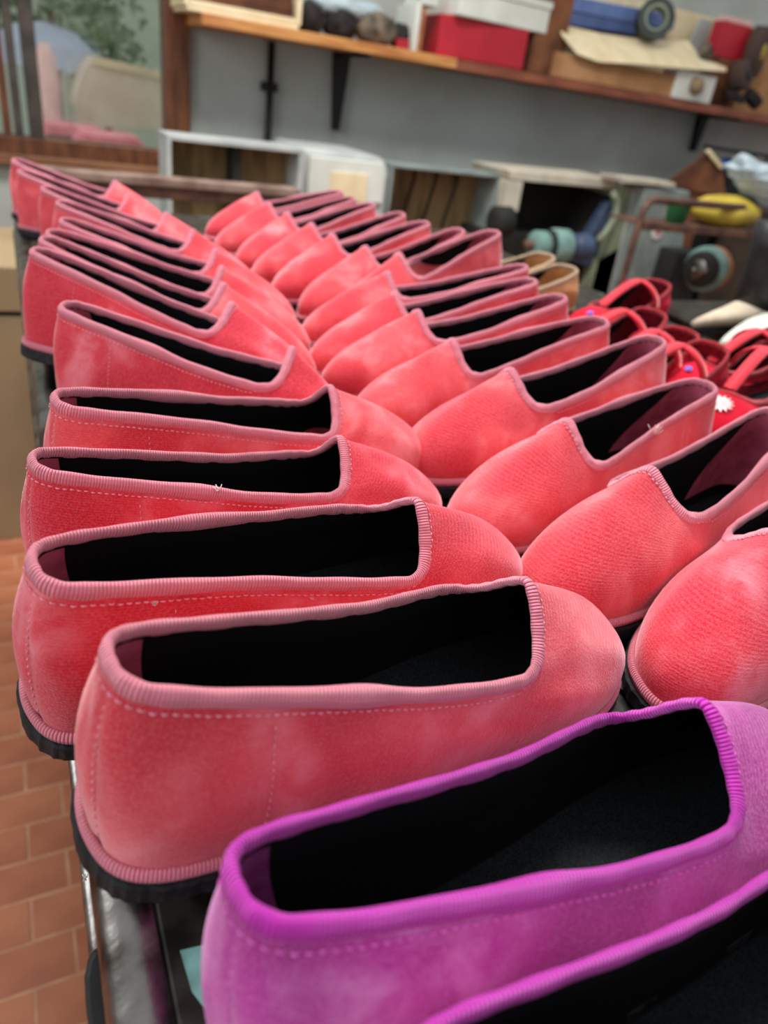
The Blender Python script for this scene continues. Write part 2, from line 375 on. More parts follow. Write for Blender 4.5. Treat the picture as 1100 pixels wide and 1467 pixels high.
prism('shape_front', [(q[0]-p[0], q[2]) for q in pa], 'y', 0, .35, M['sailbeige'], t, .01)
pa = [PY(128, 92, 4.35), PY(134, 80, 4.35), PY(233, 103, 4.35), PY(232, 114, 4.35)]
prism('shape_edge', [(q[0]-p[0], q[2]) for q in pa], 'y', -.02, .36, M['cream'], t, .004)
p = PY(80, 62, 5.0)
t = thing('blue_umbrella', 'pale blue cloth umbrella outside the window at left', 'umbrella', (p[0]-.06, 5.0, 0))
pts = [(0.0, p[2]+.13)]; prof = [(.32, p[2]-.12), (.26, p[2]-.02), (.16, p[2]+.06), (.01, p[2]+.09)]
lathe('canopy', prof, M['pale_blue_cloth'], t, n=10, smooth=False)
tube('pole', [(0, 0, 0), (0, 0, p[2]+.08)], .01, M['iron'], t)
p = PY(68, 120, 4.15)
t = thing('pink_stand_in', 'tall pale pink stand-in shape outside beside the dark mullion', 'cloth', (p[0], 4.15, 0))  # made-up rounded column in place of a face-like pink shape in the pane
lathe('roll', [(.05, .3), (.055, .6), (.05, p[2]-.1), (.055, p[2]), (.045, p[2]+.1), (.02, p[2]+.16)], M['palepink'], t, n=14)
lathe('stand_in_foot', [(.09, 0), (.08, .15), (.05, .32)], M['palepink'], t, n=14)
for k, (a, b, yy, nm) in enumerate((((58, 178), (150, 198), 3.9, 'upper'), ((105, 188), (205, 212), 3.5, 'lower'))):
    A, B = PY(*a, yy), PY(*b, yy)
    t = thing('pink_reflection', 'pink slipper reflection built as boxes behind the window pane, the %s of two' % nm, 'mirrored_slippers', ((A[0]+B[0])/2, yy, 0))  # boxes added behind the pane to imitate pink slippers mirrored in it
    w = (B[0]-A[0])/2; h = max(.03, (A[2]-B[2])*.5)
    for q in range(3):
        box('pink_layer', (-w+.01*q, -.1, B[2]+q*h/2), (w-.012*q, .1, B[2]+q*h/2+h/2-.002), M['mirrorpink'], t, .008)
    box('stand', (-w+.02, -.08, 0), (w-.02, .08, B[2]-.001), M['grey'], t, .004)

#@@SHELF
# ------------------------------------------------------------------ shelf with its brackets and load
SZ = PY(650, 98, 2.72)[2]; SY = 2.72
sh = thing('wall_shelf', 'long pine shelf board across the back wall carrying boxes', 'shelf', (0, 0, 0))
xs0 = PY(290, 32, SY)[0]; xj = PY(655, 95, SY)[0]
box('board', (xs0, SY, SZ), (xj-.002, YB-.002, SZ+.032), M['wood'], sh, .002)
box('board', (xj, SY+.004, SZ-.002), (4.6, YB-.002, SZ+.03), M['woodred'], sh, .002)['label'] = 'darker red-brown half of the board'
def bracket(px, drop, w):
    x = PY(px, 110, 2.97)[0]
    prism('bracket', [(x-w, SZ-.001), (x+w, SZ-.001), (x+w*.35, SZ-drop), (x-w*.35, SZ-drop)], 'y', 2.962, YB-.001, M['iron'], sh, .002)
    box('bracket_arm', (x-w*.5, SY+.03, SZ-.012), (x+w*.5, 2.9615, SZ-.001), M['iron'], sh, .001)
bracket(488, .26, .032); bracket(1027, .16, .026)
x = PY(388, 110, 2.97)[0]
pipe = thing('wall_pipe', 'thin black pipe running down the wall under the shelf', 'pipe', (x, 2.975, 0))
tube('pipe_run', [(0, 0, .5), (0, 0, SZ-.004)], .013, M['iron'], pipe)
box('pipe_clip', (-.03, -.004, SZ-.16), (.03, .024, SZ-.13), M['iron'], pipe)
ST = SZ+.0325
def at_shelf(px, py, Y=2.78): return PY(px, py, Y)
# cream tray with brown contents
a, b = PY(268, 25, 2.74), PY(428, 40, 2.74)
t = thing('shallow_tray', 'cream wooden tray of brown leather on the left end of the shelf', 'tray', ((a[0]+b[0])/2, 2.85, ST))
w = (b[0]-a[0])/2
box('tray_base', (-w, -.11, 0), (w, .12, .012), M['cream'], t)
for s in (-1, 1): box('tray_side', (s*w-.008, -.11, .0125), (s*w+.008, .12, .1), M['cream'], t)
box('tray_front', (-w+.009, -.11, .0125), (w-.009, -.095, .03), M['cream'], t)
for q in range(3): box('leather_sheet', (-w+.01, -.09+q*.012, .0125+q*.03), (w-.012, .1, .042+q*.03), M['carddark'], t, .004)
# black and grey wool, white cord reel
def woolly(px, py, r, mat, label, seed, group=None):
    c = PY(px, py, 2.80); rr = random.Random(seed); bm = bmesh.new()
    bmesh.ops.create_icosphere(bm, subdivisions=3, radius=1)
    for v in bm.verts:
        n = v.co.normalized(); k = 1+.12*sin(7*n.x+seed)*cos(6*n.z)+rr.uniform(-.05, .05)
        v.co = Vector((n.x*r[0]*k, n.y*r[1]*k, max(n.z, -.8)*r[2]*k))
    o = bm_obj('wool_bundle', bm, M[mat], smooth=True)
    o.location = (c[0], 2.83, ST+r[2]*.84)
    return tag(o, label, 'wool', group)
woolly(447, 30, (.055, .06, .05), 'furd', 'black wool bundle on the shelf right of the cream tray', 2)
woolly(490, 45, (.06, .06, .05), 'furd', 'dark grey wool bundle in the middle of the wool on the shelf', 5)
woolly(545, 45, (.085, .06, .055), 'fur', 'grey-brown fleece bundle on the shelf, the widest of the wool', 9)
woolly(580, 50, (.04, .05, .045), 'furd', 'small dark fleece bundle beside the white upright folder', 11)
c = PY(490, 5, 2.84)
t = thing('plastic_bag', 'crumpled white plastic bag lying on the wool bundles', 'bag', (c[0], 2.86, c[2]-.01))
bm = bmesh.new(); bmesh.ops.create_icosphere(bm, subdivisions=3, radius=1)
rr = random.Random(4)
for v in bm.verts:
    n = v.co.normalized(); k = 1+.2*sin(9*n.x+3*n.z)+rr.uniform(-.08, .08); v.co = Vector((n.x*.16*k, n.y*.07*k, n.z*.035*k))
bm_obj('bag_body', bm, M['film'], t, smooth=True)
# white/orange folder, small red box
c = PY(603, 45, 2.75)
t = thing('upright_folder', 'white and orange folder standing on the shelf left of the red box', 'folder', (c[0], 2.83, ST))
box('folder_cover', (-.028, -.08, 0), (-.008, .08, .14), M['white'], t); box('folder_spine', (-.007, -.078, 0), (.012, .08, .13), M['orangef'], t)
c = PY(577, 66, 2.73)
t = thing('small_red_box', 'tiny red box at the shelf edge below the fleece', 'box', (c[0], 2.735, ST))
box('box_body', (-.022, -.012, 0), (.022, .012, .02), M['redcard'], t); box('box_lid', (-.023, -.013, .0205), (.023, .013, .028), M['redcard'], t)
# red carton with white lid box
a, b = PY(628, 92, 2.74), PY(748, 105, 2.74)
w = (b[0]-a[0])/2; cx = (a[0]+b[0])/2
t = thing('red_carton', 'large crimson red carton on the shelf under a white box', 'box', (cx, 2.86, ST), radians(-3))
hgt = PY(690, 30, 2.74)[2]-ST
box('carton_body', (-w, -.115, 0), (w, .11, hgt), M['redcard'], t, .004)
t = thing('white_box', 'white cardboard box lying on the crimson carton', 'box', (cx+.03, 2.86, ST+hgt+.001), radians(4))
box('box_body', (-w-.0, -.13, 0), (w+.04, .1, .075), M['white'], t, .004); box('box_lid', (-w-.004, -.134, .0755), (w+.044, .104, .1), M['white'], t, .003)
c = PY(618, 5, 2.76)
t = thing('white_packet', 'small white packet on top of the folder beside the white box', 'packet', (c[0], 2.83, ST+.1405))
box('packet_body', (-.045, -.07, 0), (.03, .06, .05), M['white'], t, .004); box('packet_flap', (-.045, -.07, .0505), (.03, -.02, .058), M['white'], t, .002)
# copper coloured dark carton
a, b = PY(755, 110, 2.75), PY(800, 115, 2.75)
t = thing('brown_carton', 'dark brown carton between the crimson carton and the open cardboard box', 'box', ((a[0]+b[0])/2, 2.86, ST))
w = (b[0]-a[0])/2
box('carton_body', (-w, -.11, 0), (w-.004, .11, .26), M['carddark'], t, .003); box('carton_flap', (-w, -.114, .262), (w-.004, 0, .27), M['card'], t, .002)
# open cardboard box with torn cream flap
a, b = PY(790, 118, 2.73), PY(962, 148, 2.73); w = (b[0]-a[0])/2; cx = (a[0]+b[0])/2
t = thing('cardboard_box', 'brown cardboard box with a torn cream flap folded over its front', 'box', (cx, 2.85, ST))
hb = PY(870, 88, 2.73)[2]-ST
box('box_front', (-w, -.12, 0), (w, -.115, hb), M['card'], t, .001); box('box_back', (-w, .105, 0), (w, .11, hb+.02), M['card'], t, .001)
for s in (-1, 1): box('box_side', (s*w-.0025, -.114, 0), (s*w+.0025, .104, hb), M['card'], t, .001)
box('box_bottom', (-w, -.114, 0), (w, .104, .004), M['card'], t, 0)
# flap: ragged quad strip
fl = []
top = [PY(795, 33, 2.84), PY(860, 48, 2.84), PY(930, 58, 2.84), PY(985, 58, 2.84), PY(1005, 82, 2.80), PY(1040, 97, 2.74)]
bot = [PY(806, 50, 2.72), PY(828, 78, 2.70), PY(858, 88, 2.70), PY(915, 92, 2.69), PY(985, 98, 2.69), PY(1040, 102, 2.69)]
bm = bmesh.new(); g = []
for k in range(len(top)):
    row = []
    for q in range(5):
        f = q/4; pnt = Vector(top[k])*(1-f)+Vector(bot[k])*f; pnt.z += .006*sin(pi*f)+.002*sin(3*k+q); row.append(bm.verts.new(pnt-Vector((cx, 2.85, ST))))
    g.append(row)
for k in range(len(g)-1):
    for q in range(4): bm.faces.new((g[k][q], g[k][q+1], g[k+1][q+1], g[k+1][q]))
o = bm_obj('box_flap', bm, M['cream'], t); o['label'] = 'torn cream flap'
m_ = o.modifiers.new('thick', 'SOLIDIFY'); m_.thickness = .004
# blue box
x0 = PY(880, 25, 2.87)[0]
t = thing('blue_box', 'slate blue flat box resting on the open cardboard box', 'box', (x0, 2.87, ST+hb))
def q2(pts): return [(PY(px, py, 2.87)[0]-x0, PY(px, py, 2.87)[2]-ST-hb) for px, py in pts]
prism('box_body', q2([(806, 14), (958, 42), (952, 56), (800, 34)]), 'y', 0, .1, M['blue'], t, .003)
prism('box_lid', q2([(808, -8), (968, 22), (963, 43), (804, 13)]), 'y', -.004, .104, M['bluelid'], t, .003)
# tape roll
c = PY(945, 28, 2.76)
t = thing('tape_roll', 'dark green roll of tape standing beside the blue box', 'tape', (c[0], 2.79, c[2]))
Mr = Matrix.Scale(1.35, 4) @ Matrix.Rotation(radians(-28), 4, 'Z') @ Matrix.Rotation(radians(78), 4, 'X')
ring = [(.055, -.02), (.055, .02), (.036, .02), (.036, -.02), (.055, -.02)]
bm = bmesh.new(); rs = []
for r, h in ring[:4]: rs.append([bm.verts.new(Mr @ Vector((r*cos(2*pi*k/28), r*sin(2*pi*k/28), h))) for k in range(28)])
for i in range(4):
    A, B = rs[i], rs[(i+1) % 4]
    for k in range(28): bm.faces.new((A[k], A[(k+1) % 28], B[(k+1) % 28], B[k]))
bm_obj('tape_winding', bm, M['tapeg'], t, bevel=.001)
bm = bmesh.new(); rs = []
for r, h in [(.0355, -.021), (.0355, .021), (.030, .021), (.030, -.021)]: rs.append([bm.verts.new(Mr @ Vector((r*cos(2*pi*k/28), r*sin(2*pi*k/28), h))) for k in range(28)])
for i in range(4):
    A, B = rs[i], rs[(i+1) % 4]
    for k in range(28): bm.faces.new((A[k], A[(k+1) % 28], B[(k+1) % 28], B[k]))
bm_obj('tape_core', bm, M['tapel'], t)
# white box with a ball end
a, b = PY(963, 140, 2.715), PY(1017, 150, 2.715)
t = thing('small_white_carton', 'small white carton with a round knob end at the shelf edge', 'box', ((a[0]+b[0])/2, 2.765, ST))
w = (b[0]-a[0])/2; hw = PY(1000, 105, 2.715)[2]-ST
box('carton_body', (-w, -.045, 0), (w, .05, hw), M['white'], t, .002)
lathe('round_knob', [(.001, .036), (.018, .034), (.030, .024), (.034, .0)], M['kraft'], t, Matrix.Translation((0, -.0455, hw*.55)) @ Matrix.Rotation(radians(90), 4, 'X'), n=20)
# grey panel, cream boards, red tin
c = PY(1000, 40, 2.93); 
t = thing('leaning_board', 'grey board leaning at the wall behind the tape roll', 'board', (c[0], 2.93, ST))
prism('panel', [(-.07, 0), (.02, 0), (.08, .32), (.0, .32)], 'y', 0, .012, M['greyl'], t)
a = PY(930, 0, 2.97)
t = thing('wide_board', 'wide cream board standing at the wall behind the shelf boxes', 'board', (a[0]+.05, 2.97, ST))
prism('panel', [(-.5, 0), (.75, 0), (.75, .34), (-.5, .34)], 'y', 0, .015, M['cream'], t)
a, b = PY(1020, 80, 2.82), PY(1062, 85, 2.82)
t = thing('red_tin', 'tall bright red tin with pale cap near the abrasive wheels', 'tin', ((a[0]+b[0])/2, 2.84, ST))
w = (b[0]-a[0])/2; z0 = a[2]-ST
box('tin_stand', (-w, -.03, 0), (w, .03, z0-.001), M['carddark'], t)
box('tin_body', (-w, -.03, z0), (w, .03, z0+.13), M['redcard'], t, .004); box('tin_cap', (-w*.9, -.027, z0+.1305), (w*.9, .027, z0+.15), M['palepink'], t, .003)
a = PY(1090, 60, 2.9)
t = thing('kraft_carton', 'brown kraft carton behind the abrasive wheels at the right end', 'box', (a[0]+.1, 2.9, ST))
box('carton_body', (-.17, -.02, 0), (.25, .07, .30), M['card'], t, .003); box('carton_lid', (-.175, -.024, .3005), (.255, .074, .33), M['card'], t, .003)
def wheel(px, py, Y, r, th, az, el, label, mats, name='abrasive_wheel', cat='wheel'):
    c = PY(px, py, Y); t = thing(name, label, cat, (c[0], Y, c[2]))
    Mr = Matrix.Rotation(az, 4, 'Z') @ Matrix.Rotation(el, 4, 'Y')
    lathe('wheel_body', [(r*.35, -th), (r*.96, -th), (r, -th*.8), (r, th*.8), (r*.96, th), (r*.35, th)], M[mats[0]], t, Mr, 28)
    lathe('wheel_hub', [(r*.12, -th*1.25), (r*.34, -th*1.2), (r*.34, th*1.2), (r*.12, th*1.25)], M[mats[1]], t, Mr, 20)
    return t
wheel(1083, 75, 2.80, .10, .03, radians(-60), radians(90), 'large brown abrasive wheel with ochre centre at the right end of the shelf', ('grind', 'yellow'))
wheel(1062, 108, 2.76, .062, .03, radians(-70), radians(80), 'dark brown abrasive wheel below the red tin', ('grind', 'iron'))
wheel(1052, 138, 2.75, .05, .016, radians(-60), radians(15), 'dark flat abrasive wheel lying at the shelf edge', ('furd', 'iron'))
wheel(1078, 142, 2.76, .046, .02, radians(-30), radians(35), 'blackened small abrasive wheel at the right corner of the pile', ('furd', 'iron'))
wheel(1012, 75, 2.78, .034, .02, radians(-60), radians(60), 'small grey-brown wheel at the end of the cream flap', ('fur', 'iron'))

#@@MACHINES
# ------------------------------------------------------------------ machines behind the table
def q3(px, py, Y): return PY(px, py, Y)
def hood(name, label, px0, py0, px1, py1, Y, depth, matf, mati, lip=.012, body=None, dropz=.12):
    """open fronted dust hood on a cabinet body"""
    a, b = q3(px0, py0, Y), q3(px1, py1, Y)
    cx = (a[0]+b[0])/2; w = (b[0]-a[0])/2; zt = a[2]; zb = b[2]
    t = thing(name, label, 'machine', (cx, Y, 0))
    box('hood_top', (-w, 0, zt-lip), (w, depth, zt), M[matf], t)
    for s in (-1, 1):
        x0 = s*w - (lip if s > 0 else 0); box('hood_side', (x0, 0, zb), (x0+lip, depth, zt-lip-.0005), M[matf], t)
    box('hood_back', (-w+lip, depth-.01, zb), (w-lip, depth, zt-lip-.0005), M[mati], t)
    box('hood_floor', (-w+lip+.0005, .0, zb), (w-lip-.0005, depth-.0105, zb+.01), M[mati], t)
    box('machine_body', (-w*.96, .02, 0), (w*.96, depth+.15, zb-.001), M[body or matf], t, .006)
    return t, w, zt, zb
t, w, zt, zb = hood('finishing_machine', 'finishing machine with pale-edged brown hood behind the worn rail', 238, 192, 428, 338, 2.3, .13, 'greyl', 'brownin', .014, 'brownin')
box('hood_divider', (-.005, .03, zb+.011), (.02, .118, zt-.015), M['dark'], t)
lathe('pale_column', [(.03, .45), (.03, zb-.01)], M['white'], t, Matrix.Translation((-w*.35, -.03, 0)), 16)
box('machine_shelf', (-w, -.16, .60), (w*.3, .018, .625), M['green'], t)
# rounded pale hood with a cream label
a, b = q3(434, 212, 2.35), q3(552, 300, 2.35); w = (b[0]-a[0])/2; cx = (a[0]+b[0])/2
t = thing('rounded_machine', 'pale grey machine with rounded hood corner and cream label plate', 'machine', (cx, 2.35, 0))
poly = [(-w, 0), (w, 0), (w, a[2]-.06)]+[(w-.06+.06*cos(u), a[2]-.06+.06*sin(u)) for u in [radians(x) for x in (15, 30, 45, 60, 75, 90)]]+[(-w, a[2])]
prism('machine_body', poly, 'y', 0, .3, M['greyl'], t, .012)
poly2 = [(x*.86, min(z, a[2]-.018)*1.0) for x, z in poly[2:]]+[(-w*.86, a[2]-.14), (w*.86, a[2]-.14)]
prism('front_cover', poly2, 'y', -.012, -.0005, M['white'], t, .003)
l0 = q3(474, 258, 2.33); box('label_plate', (l0[0]-cx, -.016, l0[2]-.06), (l0[0]-cx+.13, -.0125, l0[2]+.025), M['cream'], t, .001)
t, w, zt, zb = hood('open_hood_machine', 'grey machine with square hood open on dusty brown inside', 562, 235, 700, 345, 2.35, .14, 'grey', 'brownin', .01, 'grey')
for k in range(3): tube('duct_rib', [(-w*.5+k*w*.4, .10, zb+.02), (-w*.35+k*w*.4, .10, zt-.05), (-w*.3+k*w*.4, .12, zt-.018)], .006, M['dark'], t)
def pl(Y, pts, x0): return [(PY(px, py, Y)[0]-x0, PY(px, py, Y)[2]) for px, py in pts]
def slab(name, Y, pts, depth, mat, par, x0, y0, bevel=.003, to_floor=False):
    """prism whose front outline stands in the plane Y"""
    poly = pl(Y, pts, x0)
    if to_floor: poly = poly+[(poly[-1][0], 0), (poly[0][0], 0)]
    return prism(name, poly, 'y', Y-y0, Y-y0+depth, M[mat], par, bevel)
x0 = PY(800, 300, 2.3)[0]; t = thing('polishing_machine', 'polishing machine with black hood, cream left edge and teal felt wheels', 'machine', (x0, 2.3, 0))
slab('hood_top', 2.3, [(729, 244), (888, 258), (888, 272), (731, 258)], .26, 'palecream', t, x0, 2.3)
slab('hood_post', 2.3, [(727, 259), (750, 261), (742, 304), (721, 302)], .2, 'palecream', t, x0, 2.3)
slab('hood_back', 2.52, [(715, 255), (900, 272), (870, 390), (690, 370)], .02, 'dark', t, x0, 2.3)
slab('hood_side', 2.31, [(880, 273), (888, 273), (852, 350), (842, 345)], .2, 'dark', t, x0, 2.3)
slab('machine_body', 2.33, [(690, 330), (860, 345), (850, 400)], .18, 'dark', t, x0, 2.3, .004, True)
slab('blue_duct', 2.29, [(872, 290), (889, 292), (845, 385), (822, 376)], .05, 'bluemet', t, x0, 2.3, .01)
tube('hose', [Vector((PY(px, py, 2.24)[0]-x0, -.06, PY(px, py, 2.24)[2])) for px, py in ((878, 276), (885, 285), (882, 310), (868, 332), (856, 345))], .012, M['tapel'], t)
c = PY(790, 352, 2.2); Mr = Matrix.Translation((c[0]-x0, -.10, c[2])) @ Matrix.Rotation(radians(90), 4, 'Y')
lathe('spindle', [(.014, -.12), (.014, .14)], M['rust'], t, Mr, 12)
for off, r, th, m in ((-.055, .048, .028, 'teal'), (-.018, .055, .007, 'dark'), (.03, .060, .038, 'teal')):
    lathe('felt_wheel', [(.0145, off-th), (r*.9, off-th), (r, off-th*.7), (r, off+th*.7), (r*.9, off+th), (.0145, off+th)], M[m], t, Mr, 26)
lathe('motor_housing', [(.03, .09), (.045, .10), (.05, .15), (.04, .17), (.02, .18)], M['bluemet'], t, Mr, 22)
c = PY(720, 318, 2.24); lathe('dark_drum', [(.02, -.035), (.05, -.03), (.05, .03), (.02, .035)], M['dark'], t, Matrix.Translation((c[0]-x0, -.05, c[2])) @ Matrix.Rotation(radians(90), 4, 'Y'), 20)
x0 = PY(900, 350, 2.28)[0]; t = thing('side_casing', 'sage green sloping machine casing right of the polishing wheels', 'machine', (x0, 2.28, 0))
slab('casing_body', 2.26, [(893, 268), (921, 270), (905, 345), (880, 432), (842, 432), (858, 372)], .24, 'green', t, x0, 2.28, .01, True)
slab('casing_strip', 2.25, [(908, 272), (914, 273), (880, 425), (872, 424)], .008, 'greyl', t, x0, 2.28, .001)
x0 = PY(940, 350, 2.2)[0]; t = thing('grey_grinder', 'blue-grey grinding machine with round badge and two-knob control panel', 'machine', (x0, 2.2, 0))
slab('machine_body', 2.2, [(888, 415), (925, 268), (990, 274), (983, 310), (972, 420)], .3, 'grey', t, x0, 2.2, .008, True)
slab('cap_strip', 2.19, [(890, 254), (968, 262), (968, 268), (890, 262)], .12, 'palecream', t, x0, 2.2, .002)
pan = slab('control_panel', 2.17, [(893, 414), (955, 420), (952, 446), (886, 440)], .029, 'bluemet', t, x0, 2.2)
for px in (912, 938):
    c = PY(px, 433, 2.17); lathe('knob', [(.024, 0), (.022, .018), (.01, .022)], M['dark'], pan, Matrix.Translation((c[0]-x0, -.0305, c[2])) @ Matrix.Rotation(radians(90), 4, 'X'), 20)
c = PY(944, 334, 2.19); bad = lathe('round_badge', [(.028, 0), (.028, .003), (.022, .004)], M['white'], t, Matrix.Translation((c[0]-x0, -.0005, c[2])) @ Matrix.Rotation(radians(90), 4, 'X'), 20)
box('badge_mark', (c[0]-x0-.015, -.0062, c[2]-.004), (c[0]-x0+.015, -.0046, c[2]+.004), M['redcard'], bad, 0)
# grinding wheel stack on the right
c = q3(1012, 385, 2.02)
t = thing('grinding_head', 'grinding wheel stack with silver hub, teal and orange discs', 'machine', (c[0], 2.02, 0))
Mr = Matrix.Translation((0, 0, c[2])) @ Matrix.Rotation(radians(90), 4, 'Y') @ Matrix.Rotation(radians(-20), 4, 'X')
lathe('spindle', [(.01, -.12), (.01, .12)], M['bright'], t, Mr, 12)
for off, r, th, m, nm in ((-.05, .065, .018, 'dark', 'wheel_disc'), (-.075, .035, .005, 'bright', 'silver_hub'), (-.01, .082, .018, 'teal', 'wheel_disc'), (.035, .08, .014, 'orangef', 'wheel_disc')):
    lathe(nm, [(.011, off-th), (r*.9, off-th), (r, off-th*.6), (r, off+th*.6), (r*.9, off+th), (.011, off+th)], M[m], t, Mr, 28)
box('pedestal', (-.08, .09, 0), (.08, .25, c[2]+.04), M['dark'], t, .006)
box('bearing_block', (.055, -.03, c[2]-.04), (.09, .088, c[2]+.04), M['dark'], t, .006)
a = q3(1095, 400, 2.25)
t = thing('dark_machine', 'sooty dark machine body at the right edge behind the trolley', 'machine', (a[0]+.14, 2.1, 0))
box('machine_body', (-.3, .15, 0), (.5, .34, a[2]+.28), M['sootbrown'], t, .01); box('front_plate', (-.28, .14, .2), (.3, .1495, a[2]+.2), M['dark'], t, .003)
# brown rail in front of the finishing machine
a, b = q3(52, 233, 1.98), q3(428, 274, 1.98); zr = (a[2]+b[2])/2
t = thing('worn_rail', 'worn brown wooden rail on posts across the far end of the table', 'rail', (0, 1.98, 0))
box('rail_beam', (a[0], -.02, zr-.022), (b[0], .03, zr), M['rail'], t, .004)
box('rail_apron', (a[0], -.012, zr-.05), (b[0]-.02, .02, zr-.0225), M['rust'], t, .003)
for x in (a[0]+.03, b[0]-.05): box('post', (x-.015, -.01, 0), (x+.015, .018, zr-.0505), M['iron'], t, .003)
# trolley tube frame
a, b, c2 = q3(880, 432, 1.7), q3(921, 300, 1.7), q3(960, 283, 1.72)
t = thing('tube_trolley', 'brown tubular trolley with a rusty shelf edge on the right', 'trolley', (b[0], 1.7, 0))
bx = b[0]
e = q3(1100, 300, 1.72)
tube('side_tube', [(0, 0, 0), (0, 0, b[2]-.02), (.004, .002, b[2]), (.02, .008, b[2]+.018), (.05, .02, b[2]+.026), (.45, .04, b[2]+.026)], .011, M['rust'], t, 12)
a1 = q3(928, 320, 1.7); zs = a1[2]
box('shelf_edge', (.012, -.012, zs-.018), (.9, .004, zs+.004), M['rust'], t, .002)
box('shelf_plate', (.03, .0045, zs-.01), (.9, .17, zs-.004), M['rust'], t, .001)
for x in (.88,): tube('post', [(x, .18, 0), (x, .18, zs-.011)], .011, M['rust'], t)
tube('post', [(.88, -.0, 0), (.88, -.0, zs-.02)], .011, M['rust'], t)
def onshelf(px, py, Y): c = PY(px, py, Y); return c
c = onshelf(970, 305, 1.78)
t = thing('green_cup', 'green plastic cup lying on the trolley shelf', 'cup', (c[0], 1.78, zs-.0035))
lathe('cup_body', [(.028, 0), (.036, .05), (.04, .055), (.034, .056), (.024, .01)], M['greenp'], t, Matrix.Translation((0, 0, .0)) , 20)
lathe('cup_rim', [(.041, .0565), (.042, .060), (.036, .061)], M['white'], t, None, 20)
c = onshelf(1030, 312, 1.8)
t = thing('yellow_sack', 'rounded mustard yellow plastic sack on the trolley shelf', 'sack', (c[0]+.03, 1.81, zs-.0035))
bm = bmesh.new(); bmesh.ops.create_icosphere(bm, subdivisions=3, radius=1)
for v in bm.verts:
    n = v.co.normalized(); k = 1+.06*sin(5*n.x)*cos(4*n.y); v.co = Vector((n.x*.13*k, n.y*.085*k, .043+max(n.z, -.85)*.05*k))
bm_obj('sack_body', bm, M['yellow'], t, smooth=True)
tube('sack_knot', [(.1, 0, .05), (.13, 0, .06), (.15, .0, .05)], [.012, .008, .014], M['yellow'], t)
c = onshelf(1075, 270, 1.78)
t = thing('clear_bag', 'clear bluish plastic bag heaped on the yellow sack', 'bag', (c[0]+.06, 1.80, zs+.096))
bm = bmesh.new(); bmesh.ops.create_icosphere(bm, subdivisions=4, radius=1); rr = random.Random(3)
for v in bm.verts:
    n = v.co.normalized(); k = 1+.14*sin(8*n.x+2*n.z)*cos(5*n.y)+.07*sin(15*n.x-9*n.z)
    v.co = Matrix.Rotation(radians(18), 3, 'Y') @ Vector((n.x*.15*k, n.y*.08*k, n.z*.045*k)); v.co.z += .04
bm_obj('bag_body', bm, M['film'], t, smooth=True)
c = q3(1000, 250, 2.34)
t = thing('cardboard_sheet', 'brown cardboard flap sticking up behind the trolley', 'cardboard', (c[0], 2.34, 0))
slab('sheet', 2.34, [(950, 266), (1016, 217), (1035, 238), (1040, 282)], .012, 'carddark', t, c[0], 2.34, .002)
slab('torn_edge', 2.325, [(1012, 217), (1018, 214), (1038, 240), (1032, 242)], .012, 'cream', t, c[0], 2.34, .001)
box('sheet_support', (-.05, .013, 0), (.1, .03, c[2]), M['carddark'], t, 0)
a, b = q3(1058, 215, 2.5), q3(1130, 250, 2.5)
t = thing('black_crate', 'black crate holding bright blue pieces against the back wall', 'crate', (a[0], 2.5, 0))
for z0, z1 in ((0, b[2]-.02), (a[2]-.012, a[2])): box('crate_rim', (0, 0, z0), (.5, .2, z1), M['iron'], t, .003)
for k in range(6): box('crate_slat', (.01+k*.09, 0, b[2]-.0195), (.022+k*.09, .01, a[2]-.0125), M['iron'], t, .001)
for k in range(3): box('blue_piece', (.05+k*.13, .02, b[2]-.0195), (.14+k*.13, .12, b[2]+.03), M['bluep'], t, .008)

# beige cabinet and pale board on the left, beyond the table
a = PY(30, 382, 1.75); b = PY(0, 450, 1.75)
t = thing('beige_cabinet', 'low beige board cabinet standing on the floor left of the table', 'cabinet', (-.12, 1.75, 0))
box('cabinet_body', (-.7, 0, 0), (.16, .42, b[2]-.006), M['kraft'], t, .004)
box('cabinet_gap', (-.69, .01, b[2]-.0055), (.15, .41, b[2]+.0045), M['iron'], t, 0)
box('cabinet_top', (-.7, -.004, b[2]+.005), (.16, .42, a[2]), M['kraft'], t, .004)

#@@TABLE
# ------------------------------------------------------------------ work table
tb = thing('work_table', 'long dark steel work table with flaking teal paint under the slippers', 'table', (0, 0, 0))
TX0, TX1, TY0, TY1 = .003, .86, -.25, 1.42
box('tabletop', (TX0+.014, TY0, TT-.012), (TX1, TY1, TT-.0005), M['tabletop'], tb, .001)
tube('edge_tube', [(TX0+.007, TY0, TT-.011), (TX0+.007, TY1, TT-.011)], .0115, M['bright'], tb, 16)['label'] = 'rubbed shiny steel edge'
tube('edge_rod', [(TX0-.0025, TY0, TT-.045), (TX0-.0025, TY1, TT-.045)], .0055, M['bright'], tb, 12)
box('apron', (TX0+.0045, TY0, TT-.075), (TX0+.0105, TY1, TT-.023), M['darkmetal'], tb, .001)
box('end_apron', (TX0+.005, TY1-.008, TT-.075), (TX1, TY1, TT-.0125), M['darkmetal'], tb, .001)
for x in (TX0+.05, TX1-.03):
    for y in (TY0+.05, .72, TY1-.03): box('leg', (x-.016, y-.016, 0), (x+.016, y+.016, TT-.076), M['darkmetal'], tb, .002)
c = PZ(168, 1430, TT-.03)
t = thing('black_strap', 'black leather strap end hanging over the steel table edge', 'strap', (0, 0, 0))
bm = bmesh.new(); cc = Vector((.0008, .126, TT-.030)); N = 40; ra = []; rb = []; D_ = Vector((.10, -.80, -.60)).normalized(); X_ = Vector((1, 0, 0)); N_ = X_.cross(D_).normalized()
if N_.z < 0: N_ = -N_
